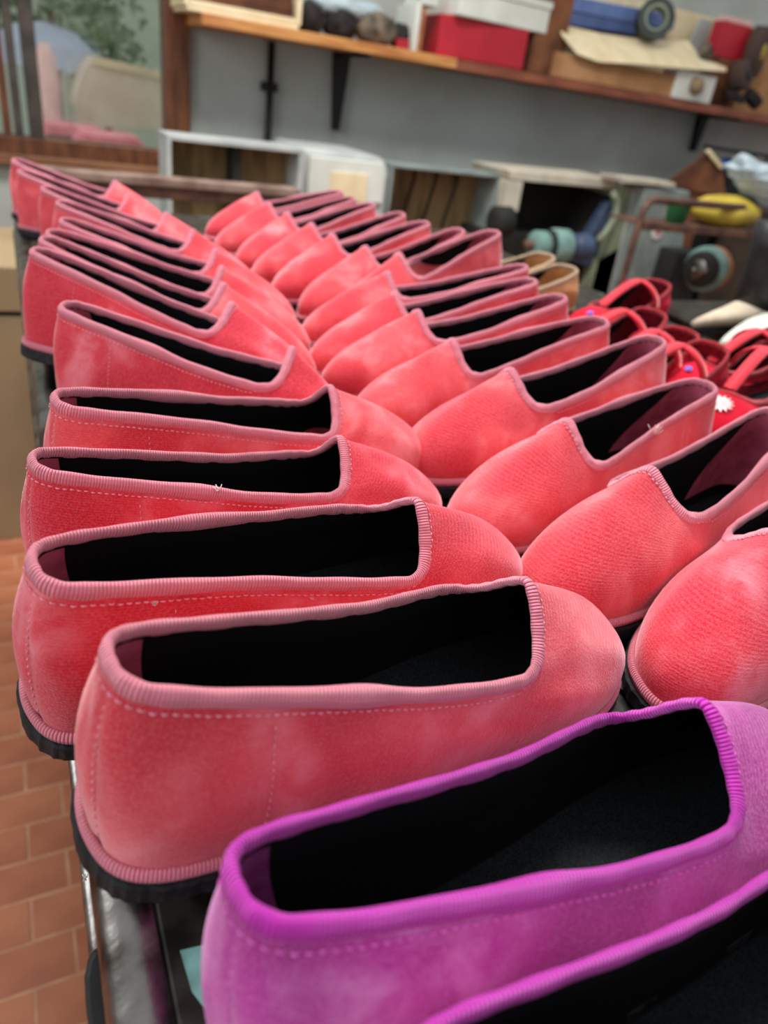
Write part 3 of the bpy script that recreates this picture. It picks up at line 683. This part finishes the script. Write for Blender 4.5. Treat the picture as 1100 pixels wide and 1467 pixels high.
for k in range(N):
    u = 2*pi*k/N; tooth = 1+(.06 if k % 2 and 4 < k < 16 else 0)
    p_ = cc+X_*(.0072*cos(u)*tooth)+D_*(.024*sin(u)*-1)
    ra.append(bm.verts.new(p_+N_*.0025)); rb.append(bm.verts.new(p_-N_*.0015))
bm.faces.new(ra); bm.faces.new(rb[::-1])
for k in range(N): bm.faces.new((ra[k], rb[k], rb[(k+1) % N], ra[(k+1) % N]))
bm_obj('strap_pad', bm, M['blackshoe'], t, bevel=.0015)
pp = [PZ(*q) for q in ((258, 1362), (300, 1352), (330, 1380), (320, 1467), (290, 1440), (275, 1420))]
prism('paint_patch', [(q[0], q[1]) for q in pp], 'z', TT-.0004, TT+.0002, M['tealpaint'], tb, 0)['label'] = 'flaking pale teal paint'
t = thing('side_bench', 'dark grey bench behind the red shoes carrying the pointed shoes', 'bench', (1.5, .5, 0))
box('bench_top', (-.60, -.5, TT-.03), (.7, .40, TT-.0005), M['darkmetal'], t, .002)
for x in (-.56, .66):
    for y in (-.46, .36): box('leg', (x-.02, y-.02, 0), (x+.02, y+.02, TT-.0305), M['darkmetal'], t, .002)
# leather scraps and grit between the slippers
bm = bmesh.new(); rr = random.Random(12)
for i in range(900):
    x, y = rr.uniform(.22, .6), rr.uniform(.08, 1.25)
    if rr.random() < .4: x = rr.uniform(.24, .34)
    a = rr.uniform(0, pi); L = rr.uniform(.003, .011); w = rr.uniform(.0006, .0018); c_ = Vector((x, y, TT+.0012))
    d = Vector((cos(a), sin(a), 0)); s = Vector((-sin(a), cos(a), 0))
    prev = None
    for q in range(4):
        f = q/3-.5; pnt = c_+d*f*L+s*(.25*L*(1-4*f*f))+Vector((0, 0, rr.uniform(0, .0015)))
        cur = (bm.verts.new(pnt-s*w), bm.verts.new(pnt+s*w), bm.verts.new(pnt+Vector((0, 0, w))))
        if prev:
            for u in range(3): bm.faces.new((prev[u], prev[(u+1) % 3], cur[(u+1) % 3], cur[u]))
        prev = cur
scr = bm_obj('scrap_litter', bm, plain('scrap_mix', srgb(120, 96, 78), srgb(84, 40, 44), 60, .8))
tag(scr, 'brown and dull red leather shavings littering the table between the toes', 'scraps', kind='stuff')

#@@SLIPPERS
# ------------------------------------------------------------------ slippers
L0 = .255
S_ = [(0.0, 0.0), (0.015, 0.0165), (0.06, 0.0245), (0.15, 0.0268), (0.3, 0.0275), (0.45, 0.03), (0.58, 0.0322), (0.7, 0.0333), (0.81, 0.0324), (0.9, 0.0268), (0.965, 0.0169), (1.0, 0.0)]
T_ = [(0.01, 0.0, 0.0796), (0.02, 0.0094, 0.079), (0.056, 0.0146, 0.0774), (0.15, 0.0179, 0.0731), (0.2998, 0.0215, 0.0656), (0.4198, 0.0249, 0.0591), (0.5397, 0.0285, 0.0548), (0.5996, 0.0286, 0.0532), (0.6336, 0.0242, 0.0553), (0.6496, 0.0168, 0.0616), (0.6566, 0.0088, 0.0701), (0.6596, 0.0, 0.0759)]
MJT = [(.030, 0, .0620), (.040, .0140, .0610), (.075, .0215, .0590), (.16, .0255, .0520), (.30, .0275, .0430), (.42, .0290, .0380), (.54, .0310, .0360), (.640, .0290, .0370), (.700, .0235, .0390), (.730, .0150, .0415), (.742, .0078, .0430), (.746, 0, .0440)]
def squash(P, u0=.68, k=.45): return [((u if u < u0 else u0+(u-u0)*k),)+tuple(r) for u, *r in P]
def ctrl(S, T, asym):
    n = len(S)
    cen = lambda u: asym*(.006*max(0, (u-.45)/.55)**1.3 - .003*sin(pi*min(1, u/.6)))
    R = {k: [] for k in 'SABT'}
    for sgn, idx in ((-1, range(0, n)), (1, range(n-2, 0, -1))):
        for i in idx:
            u, w = S[i]; tx, tw, tz = T[i]
            S3 = Vector((u*L0, sgn*w+cen(u), .012)); T3 = Vector((tx*L0, sgn*tw+cen(tx), tz))
            j0, j1 = max(i-1, 0), min(i+1, n-1)
            if i == 0: out = Vector((-1, 0, 0))
            elif i == n-1: out = Vector((1, 0, 0))
            else:
                d = Vector(((S[j1][0]-S[j0][0])*L0, sgn*(S[j1][1]-S[j0][1]), 0)); out = Vector((d.y*-1*sgn*-1, 0, 0))
                tng = Vector((d.x, d.y, 0)).normalized(); out = Vector((-tng.y, tng.x, 0))*sgn
            toe = min(1, max(0, (i-6)/3.0)); toe = toe*toe*(3-2*toe)
            th = T[-1][2]
            A_side = S3 + out*(.0042 if i > 0 else .006) + Vector((0, 0, .030)); B_side = T3 + out*(.003+.003*(i < 4)) - Vector((0, 0, .022))
            A_toe = S3 + out*.0065 + Vector((0, 0, 0.0249 if th > .06 else .023))
            v = S3-T3; v.z = 0
            B_toe = T3 + v*.42 + Vector((0, 0, (0.0430-T3.z)*.42 if th > .06 else (.037-T3.z)*.3))
            R['S'].append(S3); R['A'].append(A_side*(1-toe)+A_toe*toe); R['B'].append(B_side*(1-toe)+B_toe*toe); R['T'].append(T3)
    return {k: np.array([list(v) for v in R[k]]) for k in R}
def cat(P, s):
    n = len(P); i = np.floor(s).astype(int); f = (s-i)[:, None]
    p0, p1, p2, p3 = P[(i-1) % n], P[i % n], P[(i+1) % n], P[(i+2) % n]
    return .5*((2*p1)+(-p0+p2)*f+(2*p0-5*p1+4*p2-p3)*f*f+(-p0+3*p1-3*p2+p3)*f**3)
def surf(R, s, t):
    S, A, B, T = (cat(R[k], s) for k in 'SABT'); t = t if np.ndim(t) == 0 else np.asarray(t)[:, None]
    return S*(1-t)**3+3*A*t*(1-t)**2+3*B*t*t*(1-t)+T*t**3
def surfn(R, s, t):
    e = .02; te = .01; t2 = np.minimum(np.asarray(t, float)+te, 1) if np.ndim(t) else min(t+te, 1); t1 = t2-2*te
    a = surf(R, s+e, t)-surf(R, s-e, t); b = surf(R, s, t2)-surf(R, s, t1)
    n = np.cross(a, b); n /= np.linalg.norm(n, axis=1)[:, None]+1e-9
    return n
def grid_mesh(name, G, mat, uvs=None, closed=True):
    """G: list of rows (rings) of points"""
    nr, nc = len(G), len(G[0]); vs = np.concatenate(G).tolist(); fs = []
    cc = nc if closed else nc-1
    for r in range(nr-1):
        for c in range(cc): fs.append((r*nc+c, r*nc+(c+1) % nc, (r+1)*nc+(c+1) % nc, (r+1)*nc+c))
    me = bpy.data.meshes.new(name); me.from_pydata(vs, [], fs); me.materials.append(mat)
    me.polygons.foreach_set('use_smooth', [True]*len(fs))
    if uvs is not None:
        ul = me.uv_layers.new(name='UVMap'); data = []
        U, V = uvs
        for r in range(nr-1):
            for c in range(cc):
                u0, u1 = U[c], U[c+1]
                data += [u0, V[r], u1, V[r], u1, V[r+1], u0, V[r+1]]
        ul.data.foreach_set('uv', data)
    me.update(); return me
def ringtube(name, P, Nn, a, b, mat, n=8):
    """closed tube along ring P; a along the side normal Nn, b along the other axis"""
    m = len(P); tg = np.roll(P, -1, 0)-np.roll(P, 1, 0); tg /= np.linalg.norm(tg, axis=1)[:, None]
    bn = np.cross(tg, Nn); bn /= np.linalg.norm(bn, axis=1)[:, None]; nn = np.cross(bn, tg)
    a = np.broadcast_to(a, (m,))[:, None]; b = np.broadcast_to(b, (m,))[:, None]
    G = [P+nn*a*cos(2*pi*k/n)+bn*b*sin(2*pi*k/n) for k in range(n)]; G.append(G[0])
    arc = np.concatenate([[0], np.cumsum(np.linalg.norm(np.roll(P, -1, 0)-P, axis=1))])
    return grid_mesh(name, G, mat, (arc.tolist(), [k*.001 for k in range(n+1)]))
def shoe_meshes(T, asym, pal, overlap=1.0, S=None):
    R = ctrl(S or S_, T, asym); n = 22; K = 176
    s = np.arange(K)*n/K; out = {}
    ts = np.linspace(0, 1, 17)
    G = [surf(R, s, t) for t in ts]
    # crease-like shallow folds and the two pressed seams
    mid = surf(R, s, .5); arc = np.concatenate([[0], np.cumsum(np.linalg.norm(np.roll(mid, -1, 0)-mid, axis=1))])
    U = arc.tolist(); col = np.array(G)[:, 30]; V = [0]+np.cumsum(np.linalg.norm(np.diff(col, axis=0), axis=1)).tolist()
    for j, t in enumerate(ts):
        nn = surfn(R, s, float(t))
        for s0, w in ((.55, .10), (3.25, .10), (n-3.25, .10)):
            d = np.minimum(np.abs(s-s0), n-np.abs(s-s0)); G[j] = G[j]-nn*(np.exp(-(d/w)**2)*.0011*min(1, 6*(1-t)))[:, None]
        G[j] = G[j]+nn*(.0006*np.sin(s*3.1+t*7)*np.sin(pi*t))[:, None]
    out['upper'] = grid_mesh('upper', G, M[pal['upper']], (U, V))
    out['lining'] = grid_mesh('lining', [surf(R, s, t)-surfn(R, s, float(t))*.0024 for t in np.linspace(0, .99, 13)], M['lining'])
    # pink counter lining inside the heel
    for nm, a0, a1 in (('heel_lining', 2.1, .5), ('wide', 2.5, 1.3)):
        rows = []
        for t in np.linspace(.1, .985, 12):
            a = a0+a1*(1-t); ss = np.linspace(-a, a, 41); rows.append(surf(R, ss % n, float(t))-surfn(R, ss % n, float(t))*.0031)
        out[nm] = grid_mesh('heel_lining', rows, M[pal['heel']], closed=False)
    # insole and sole
    def slab(name, sc, z0, z1, mat, rough=0):
        rr = random.Random(3); P = cat(R['S'], s); c = P.mean(0)
        tg = np.roll(P, -1, 0)-np.roll(P, 1, 0); tg /= np.linalg.norm(tg, axis=1)[:, None]
        o_ = np.stack([tg[:, 1], -tg[:, 0], tg[:, 0]*0], 1)
        if ((P-c)*o_).sum() < 0: o_ = -o_
        jit = np.array([rr.uniform(-rough, rough) for _ in range(K)])[:, None]
        P = P+o_*(sc+jit); rows = []
        for z, q in ((z0, -.002), (z0+.0015, 0), (z1-.0008, 0), (z1, -.0012)):
            r = P+o_*q; r[:, 2] = z; rows.append(r)
        me = bpy.data.meshes.new(name); vs = np.concatenate(rows).tolist(); fs = []
        for r in range(3):
            for k in range(K): fs.append((r*K+k, r*K+(k+1) % K, (r+1)*K+(k+1) % K, (r+1)*K+k))
        fs.append(tuple(range(K))[::-1]); fs.append(tuple(3*K+k for k in range(K)))
        me.from_pydata(vs, [], fs); me.materials.append(mat); me.update(); return me
    out['insole'] = slab('insole', -.002, .0092, .0135, M['insole'])
    out['sole'] = slab('sole', .0038, 0, .009, M['sole'], .0005)
    P = cat(R['S'], s); tg = np.roll(P, -1, 0)-np.roll(P, 1, 0); tg /= np.linalg.norm(tg, axis=1)[:, None]
    o_ = np.stack([tg[:, 1], -tg[:, 0], tg[:, 0]*0], 1); c = P.mean(0)
    if ((P-c)*o_).sum() < 0: o_ = -o_
    P2 = P+o_*.0012; P2[:, 2] = .0118
    out['welt'] = ringtube('welt', P2, o_, .0018, .0030, M[pal['bind']], 8)
    TP = cat(R['T'], s); Nn = surfn(R, s, 1.0); C0 = TP-Nn*.0010
    a = np.full(K, .0019); b = np.full(K, .0034)
    # taped join where the binding laps over itself on one side
    s0 = 3.9 if overlap > 0 else n-3.9
    d = np.minimum(np.abs(s-s0), n-np.abs(s-s0)); bump = np.exp(-(d/.35)**2); a += .0011*bump; b += .0012*bump
    a += .00018*np.sin(s*9.7); b += .0002*np.sin(s*6.1+1)
    out['binding'] = ringtube('binding', C0+np.array([0, 0, .0008]), Nn, a, b, M[pal['bind']], 10)
    # machine stitches under the binding (dashes) and down the seams
    bm = bmesh.new(); rr = random.Random(5)
    def stitch(sv, tv, ds, dt, w=.00042, off=.0004):
        p0 = surf(R, np.array([(sv) % n]), tv)[0]; p1 = surf(R, np.array([(sv+ds) % n]), tv+dt)[0]; nn_ = surfn(R, np.array([sv % n]), tv)[0]
        p0 = Vector(p0+nn_*off); p1 = Vector(p1+nn_*off); nn_ = Vector(nn_); d_ = (p1-p0).normalized(); sd = d_.cross(nn_)
        m_ = (p0+p1)/2+nn_*.0004
        q = [bm.verts.new(x) for x in (p0-sd*w*.5, p0+sd*w*.5, m_-sd*w, m_+sd*w, p1-sd*w*.5, p1+sd*w*.5)]
        lo_ = [bm.verts.new(x-nn_*.0006) for x in (p0, m_, p1)]
        bm.faces.new((q[0], q[1], q[3], q[2])); bm.faces.new((q[2], q[3], q[5], q[4]))
        bm.faces.new((q[1], lo_[0], lo_[1], q[3])); bm.faces.new((q[3], lo_[1], lo_[2], q[5]))
        bm.faces.new((lo_[0], q[0], q[2], lo_[1])); bm.faces.new((lo_[1], q[2], q[4], lo_[2]))
    arcT = np.concatenate([[0], np.cumsum(np.linalg.norm(np.roll(TP, -1, 0)-TP, axis=1))]); tot = arcT[-1]; sarr = np.arange(K+1)*n/K
    x = 0
    while x < tot-.002:
        s_a = float(np.interp(x, arcT, sarr)); s_b = float(np.interp(x+.0019, arcT, sarr))
        toez = 6.5 < s_a < n-6.5
        stitch(s_a, (.968 if toez else .938)+rr.uniform(-.003, .003), s_b-s_a, 0)
        x += .0030
    for s0 in (.55, 3.25, n-3.25):
        for q in range(15): stitch(s0, .05+q*.056, 0, .03, .0003, -.0006)
    me = bpy.data.meshes.new('stitching'); bm.to_mesh(me); bm.free(); me.materials.append(M[pal['stitch']]); out['stitching'] = me
    return out
PC = dict(upper='coral', bind='bind_coral', heel='heel_coral', stitch='st_coral')
PC2 = dict(PC, upper='coral2')
PM = dict(upper='magenta', bind='bind_mag', heel='heel_mag', stitch='st_mag')
PR = dict(upper='red', bind='bind_red', heel='heel_red', stitch='st_red')
PT = dict(upper='tan', bind='bind_tan', heel='tan', stitch='lint')
MESH = {('c', 1): shoe_meshes(T_, 1, PC, overlap=1), ('c', -1): shoe_meshes(T_, -1, PC, overlap=-1),
        ('d', 1): shoe_meshes(T_, 1, PC2, overlap=1), ('d', -1): shoe_meshes(T_, -1, PC2, overlap=-1),
        ('s', 1): shoe_meshes(T_, 1, PC2, overlap=1, S=squash(S_)),
        ('m', 1): shoe_meshes(T_, 1, PM, overlap=1), ('r', 1): shoe_meshes(MJT, 1, PR), ('r', -1): shoe_meshes(MJT, -1, PR), ('t', 1): shoe_meshes(MJT, 1, PT)}
def slipper(x, y, ang, sc, pt, rl, kind, side, label, group=None, z=0, name='velvet_slipper', cat_='slipper', sy=1.0):
    a = radians(ang); q = Matrix.Rotation(a, 4, 'Z') @ Matrix.Rotation(-radians(pt), 4, 'Y') @ Matrix.Rotation(radians(rl), 4, 'X')
    t = thing(name, label, cat_, (x, y, TT+z), 0, group)
    # keep the lowest point of the sole on the table
    mn = min((q @ Vector((u*sc, w*sc*sy, 0))).z for u in (0.02, L0*.97) for w in (-.03, .03))
    t.rotation_euler = q.to_euler(); t.scale = (sc, sc*sy, sc); t.location.z = TT+z-mn+.0003
    made = {}
    ms = dict(MESH[(kind, side)]); wide = ms.pop('wide')
    if 90 < ang < 270: ms['heel_lining'] = wide
    for k, me in ms.items():
        o = bpy.data.objects.new(k, me); COL.objects.link(o); made[k] = o
        o.parent = made[{'stitching': 'upper', 'heel_lining': 'lining', 'welt': 'sole'}[k]] if k in ('stitching', 'heel_lining', 'welt') else t
        if k == 'stitching': o['kind'] = 'stuff'
        if k == 'heel_lining' and kind in 'cds': o['label'] = 'mauve pink heel lining'
    return t
GL, GR = 'coral slippers of the left row', 'coral slippers of the right row'
LEFT = [
 (-0.001, 0.157, 7, 0.95, -5.0, 3.9, 'c', 1, 'coral velvet slipper nearest the camera, right behind the magenta slippers'),
 (-.015, .224, 10.5, .97, -1.9, 9, 'd', -1, 'second coral slipper from the front of the left row, binding join on its near side'),
 (-.010, .308, 6, .92, -1.5, 2, 'd', 1, 'third coral slipper of the left row, frayed binding and white lint at its rim'),
 (.003, .371, 8, .96, -1, 3, 'c', -1, 'fourth coral slipper of the left row, its pale rounded toe resting over its neighbour'),
 (.020, .542, -32, .99, 0, -2, 's', 1, 'fifth coral slipper of the left row, first one turned with its toe towards the camera'),
 (.002, .645, -37, 1.01, -2.5, -5, 'd', -1, 'sixth coral slipper of the left row, heel sticking furthest out over the table edge'),
 (.014, .712, -38, 1.01, -1.7, -3, 'c', 1, 'seventh coral slipper of the left row, rounded toe touching the right row'),
 (.026, .772, -32, 1.01, -.5, 3, 'c', -1, 'eighth coral slipper of the left row, wide black opening and large toe'),
 (.042, .855, -34, 1.0, 0, 0, 'c', 1, 'ninth coral slipper of the left row, only thin rims showing'),
 (.045, 0.96, -36, 1.0, 0, 0, 'c', -1, 'tenth coral slipper of the left row, squeezed in the blurred far stack'),
 (.035, 1.06, -38, 1.0, 0, 0, 'c', 1, 'eleventh coral slipper of the left row, third from the far end'),
 (.012, 1.19, -39, 1.0, 0, 0, 'c', -1, 'next to last coral slipper at the far end of the left row'),
 (.007, 1.30, -39, 1.0, 0, 0, 'c', 1, 'farthest coral slipper of the left row, raised peak against the rail'),
]
RIGHT = [
 (0.485, 0.230, 196, 1.00, -0.0, -0.1, 'd', 1, 'deep coral slipper at the right edge, first of the right row, heel out of frame'),
 (0.460, 0.288, 196, 0.99, -0.4, 4.6, 'c', -1, 'second slipper of the right row with pale scuffs on its toe'),
 (.457, .358, 192, .98, 0, -1, 'c', 1, 'third slipper of the right row, loose thread on its heel side'),
 (.470, .421, 190, .99, -2.5, 3, 'c', -1, 'fourth slipper of the right row with a darker smudge on its toe tip'),
 (.461, .484, 184, .97, -2.5, -2, 'c', 1, 'fifth slipper of the right row, broad vamp left of a black opening'),
 (.470, .550, 185, .99, -2.2, 3, 'c', -1, 'sixth slipper of the right row, pale shine on its narrow toe'),
 (.475, .605, 184, .99, -2.5, 2.9, 'c', 1, 'seventh slipper of the right row, large glossy toe meeting the left row'),
 (.505, .665, 181, 1.02, -2, 3, 'c', -1, 'eighth slipper of the right row, mostly hidden with a double rim'),
 (0.545, 0.794, 201, 1.07, -4.2, 1.1, 'c', 1, 'ninth slipper of the right row with the tallest standing heel'),
 (.520, .838, 202, 1.04, -3, 2, 'c', -1, 'tenth slipper of the right row, long toe in the gap of the rows'),
 (.507, .908, 200, 1.03, -2, 2, 'c', 1, 'eleventh slipper of the right row, fifth from the far end'),
 (.504, .978, 201, 1.02, -2, 2, 'c', -1, 'twelfth slipper of the right row, fourth from the far end'),
 (.492, 1.055, 202, 1.01, -2, 2, 'c', 1, 'thirteenth slipper of the right row, third from the far end'),
 (.493, 1.14, 201, 1.01, -1, 1, 'c', -1, 'next to last slipper at the far end of the right row'),
 (.510, 1.235, 196, 1.02, 0, 0, 'c', 1, 'farthest slipper of the right row, peaked vamp against the machines'),
]
for i, a in enumerate(LEFT): slipper(*a[:9], GL, sy=(1, .97, .93, .94, .95)[i] if i < 5 else .88)
for i, a in enumerate(RIGHT): slipper(*a[:9], GR, sy=(1, 1, .96, .96, .95, .93, .95)[i] if i < 7 else .88)
slipper(0.024, 0.081, 4, 0.97, -0.4, -7.2, 'm', 1, 'magenta velvet slipper in front, lying in full view beside the nearest coral one', 'magenta slippers')
slipper(.045, .036, -3, .97, 0, -4, 'm', 1, 'magenta velvet slipper cut off by the bottom right corner', 'magenta slippers')

#@@MARYJANES
def maryjane(x, y, ang, kind, side, label, deco=None, sc=.95):
    t = slipper(x, y, ang, sc, 0, 0, kind, side, label, 'red strap shoes', name='strap_shoe', cat_='shoe')
    R = ctrl(S_, MJT, side)
    bm = bmesh.new(); A = Vector((.30*L0, -.0285, .040)); B = Vector((.30*L0, .0285, .040)); prev = None
    for q in range(13):
        u = pi*q/12; c_ = Vector((.30*L0+.012*sin(u), -.0285*cos(u), .040+.030*sin(u)))
        nrm = Vector((0, -cos(u), sin(u)*.9)).normalized()
        cur = [bm.verts.new(c_+Vector((sx*.0065, 0, 0))+nrm*sn) for sx, sn in ((-1, 0), (1, 0), (1, .0025), (-1, .0025))]
        if prev:
            for k in range(4): bm.faces.new((prev[k], prev[(k+1) % 4], cur[(k+1) % 4], cur[k]))
        prev = cur
    bm_obj('strap', bm, M['bind_red'], t, smooth=True)
    bm = bmesh.new(); prev = None
    for q in range(9):
        f = q/8; x_ = .735*L0+(.34*L0-.735*L0)*f; z_ = .045+.025*sin(pi*.5*f); yy = .0
        cur = [bm.verts.new(Vector((x_, yy+sy*.006, z_+dz))) for sy, dz in ((-1, 0), (1, 0), (1, .0025), (-1, .0025))]
        if prev:
            for k in range(4): bm.faces.new((prev[k], prev[(k+1) % 4], cur[(k+1) % 4], cur[k]))
        prev = cur
    bm_obj('centre_strap', bm, M['bind_red'], t, smooth=True)
    if deco:
        bm = bmesh.new(); c_ = Vector(surf(R, np.array([11.0]), .62)[0])+Vector((0, 0, .002))
        N = 14 if deco == 'flower' else 6; rad = .013 if deco == 'flower' else .005
        for k in range(N):
            a = 2*pi*k/N; M_ = Matrix.Translation(c_) @ Matrix.Rotation(radians(22), 4, 'Y') @ Matrix.Rotation(a, 4, 'Z')
            vs = [bm.verts.new(M_ @ Vector(p_)) for p_ in ((0, 0, .0), (rad*.5, -.0022, .002), (rad, 0, .001), (rad*.5, .0022, .002), (rad*.5, 0, -.0005))]
            bm.faces.new(vs[:4]); bm.faces.new((vs[0], vs[4], vs[1])); bm.faces.new((vs[1], vs[4], vs[2])); bm.faces.new((vs[2], vs[4], vs[3])); bm.faces.new((vs[3], vs[4], vs[0]))
        o = bm_obj('flower' if deco == 'flower' else 'bead_cluster', bm, M['flower' if deco == 'flower' else 'violet'], t)
        o['label'] = 'white embroidered flower' if deco == 'flower' else 'violet bead cluster'
def MJ(px, py, z, u, ang, kind, side, label, deco=None):
    # px, py: where the photo shows the point at u of the shoe's length, z above the table
    a = PZ(px, py, TT+z); d = u*L0*.95; r = radians(ang)
    maryjane(a[0]-d*cos(r), a[1]-d*sin(r), ang, kind, side, label, deco)
MJ(847, 440, .045, .85, 203, 'r', 1, 'red strap shoe farthest back with violet beads, next to the tan shoe', 'beads')
MJ(938, 449, .057, .02, 200, 'r', -1, 'red strap shoe with a tall heel below the blue control panel')
MJ(984, 477, .057, .02, 200, 'r', 1, 'red strap shoe half hidden between two red heels')
MJ(1024, 497, .057, .02, 197, 'r', -1, 'red strap shoe with dark inside, right of the coral heels')
MJ(998, 522, .045, .86, 196, 'r', -1, 'red strap shoe with violet beads and a standing T strap', 'beads')
MJ(1030, 566, .045, .86, 205, 'r', 1, 'red strap shoe with a white flower on its vamp at the right edge', 'flower')
c = PZ(822, 392, TT+.055); slipper(c[0], c[1], 190, 1, 0, 0, 't', 1, 'tan shoe with cream rim beyond the coral heels', 'tan shoes', name='tan_shoe', cat_='shoe')
c = PZ(790, 374, TT+.055); slipper(c[0], c[1], 190, 1, 0, 0, 't', 1, 'second tan shoe behind, showing only its cream heel', 'tan shoes', name='tan_shoe', cat_='shoe')
# pointed shoes on the right
def pointed(px, py, ang, L, mat, label, boot=False):
    c = PZ(px, py, TT); t = thing('pointed_shoe', label, 'shoe', (c[0], c[1], TT+.0003), radians(ang))
    bm = bmesh.new(); rows = []; n = 18
    for i in range(15):
        f = i/14; w = (.004+.026*min(1, (f/.6))**.9)*(1 if f < .8 else 1-.35*(f-.8)/.2); h = .010+.032*f**.7+(.03*f*f if boot else 0)
        rows.append([bm.verts.new((L*f, w*cos(u), .008+max(0, h*(.5+.5*sin(u))**.8))) for u in [2*pi*k/n for k in range(n)]])
    for A, B in zip(rows, rows[1:]):
        for k in range(n): bm.faces.new((A[k], A[(k+1) % n], B[(k+1) % n], B[k]))
    bm.faces.new(rows[0][::-1]); bm.faces.new(rows[-1])
    bm_obj('upper', bm, M[mat], t, smooth=True)
    poly = [(.0, 0), (L*.2, -.012), (L*.45, -.023), (L*.8, -.026), (L, -.018), (L, .018), (L*.8, .026), (L*.45, .023), (L*.2, .012)]
    prism('sole', poly, 'z', 0, .0075, M['blackshoe'], t, .001)
    if boot:
        lathe('shaft', [(.028, .03), (.034, .06), (.038, .12), (.042, .15)], M['blackshoe'], t, Matrix.Translation((L*.62, 0, 0)), 22)
    else:
        prism('heel_block', [(L*.8, -.022), (L, -.02), (L, .02), (L*.8, .022)], 'z', .0076, .012, M['blackshoe'], t, 0)
    return t
pointed(988, 478, 3, .20, 'beige', 'beige suede pointed shoe with black shaft beyond the red shoes', True)
pointed(1028, 508, 12, .17, 'offwhite', 'off-white pointed shoe in front of the beige one')
pointed(1082, 532, 14, .17, 'offwhite', 'off-white pointed shoe at the right edge above the red straps')
c = PZ(1098, 535, TT); 

#@@LINT
# small loose threads and lint
def thread(name, p3, label, r=.0005, n=6, seed=1, spread=.004):
    rr = random.Random(seed); t = thing(name, label, 'lint', p3)
    for k in range(n):
        d = Vector((rr.uniform(-1, 1), rr.uniform(-1, 1), rr.uniform(.2, 1)))*spread
        tube('fibre', [(0, 0, 0), d*.5+Vector((rr.uniform(-1, 1), rr.uniform(-1, 1), 0))*spread*.2, d], r, M['lint'], t, 5)
    return t

bpy.context.view_layer.update(); dg = bpy.context.evaluated_depsgraph_get()
for px, py, lab, sd, sp in ((222, 866, 'tuft of white lint on the second coral slipper rim', 1, .0016), (312, 703, 'curl of white lint on the third coral slipper rim', 4, .0026),
        (936, 622, 'pale loose thread on the side of the third right-row slipper', 6, .007), (122, 1258, 'white fluff stuck to the black sole of the nearest coral slipper', 8, .0016), (448, 858, 'pale fluff on the rim tape of the second coral slipper', 9, .0015)):
    hit = SC.ray_cast(dg, Vector(CAM), Vector(ray(px, py)).normalized())
    if hit[0]: thread('loose_thread', tuple(hit[1]), lab, .0002, 7, sd, sp)
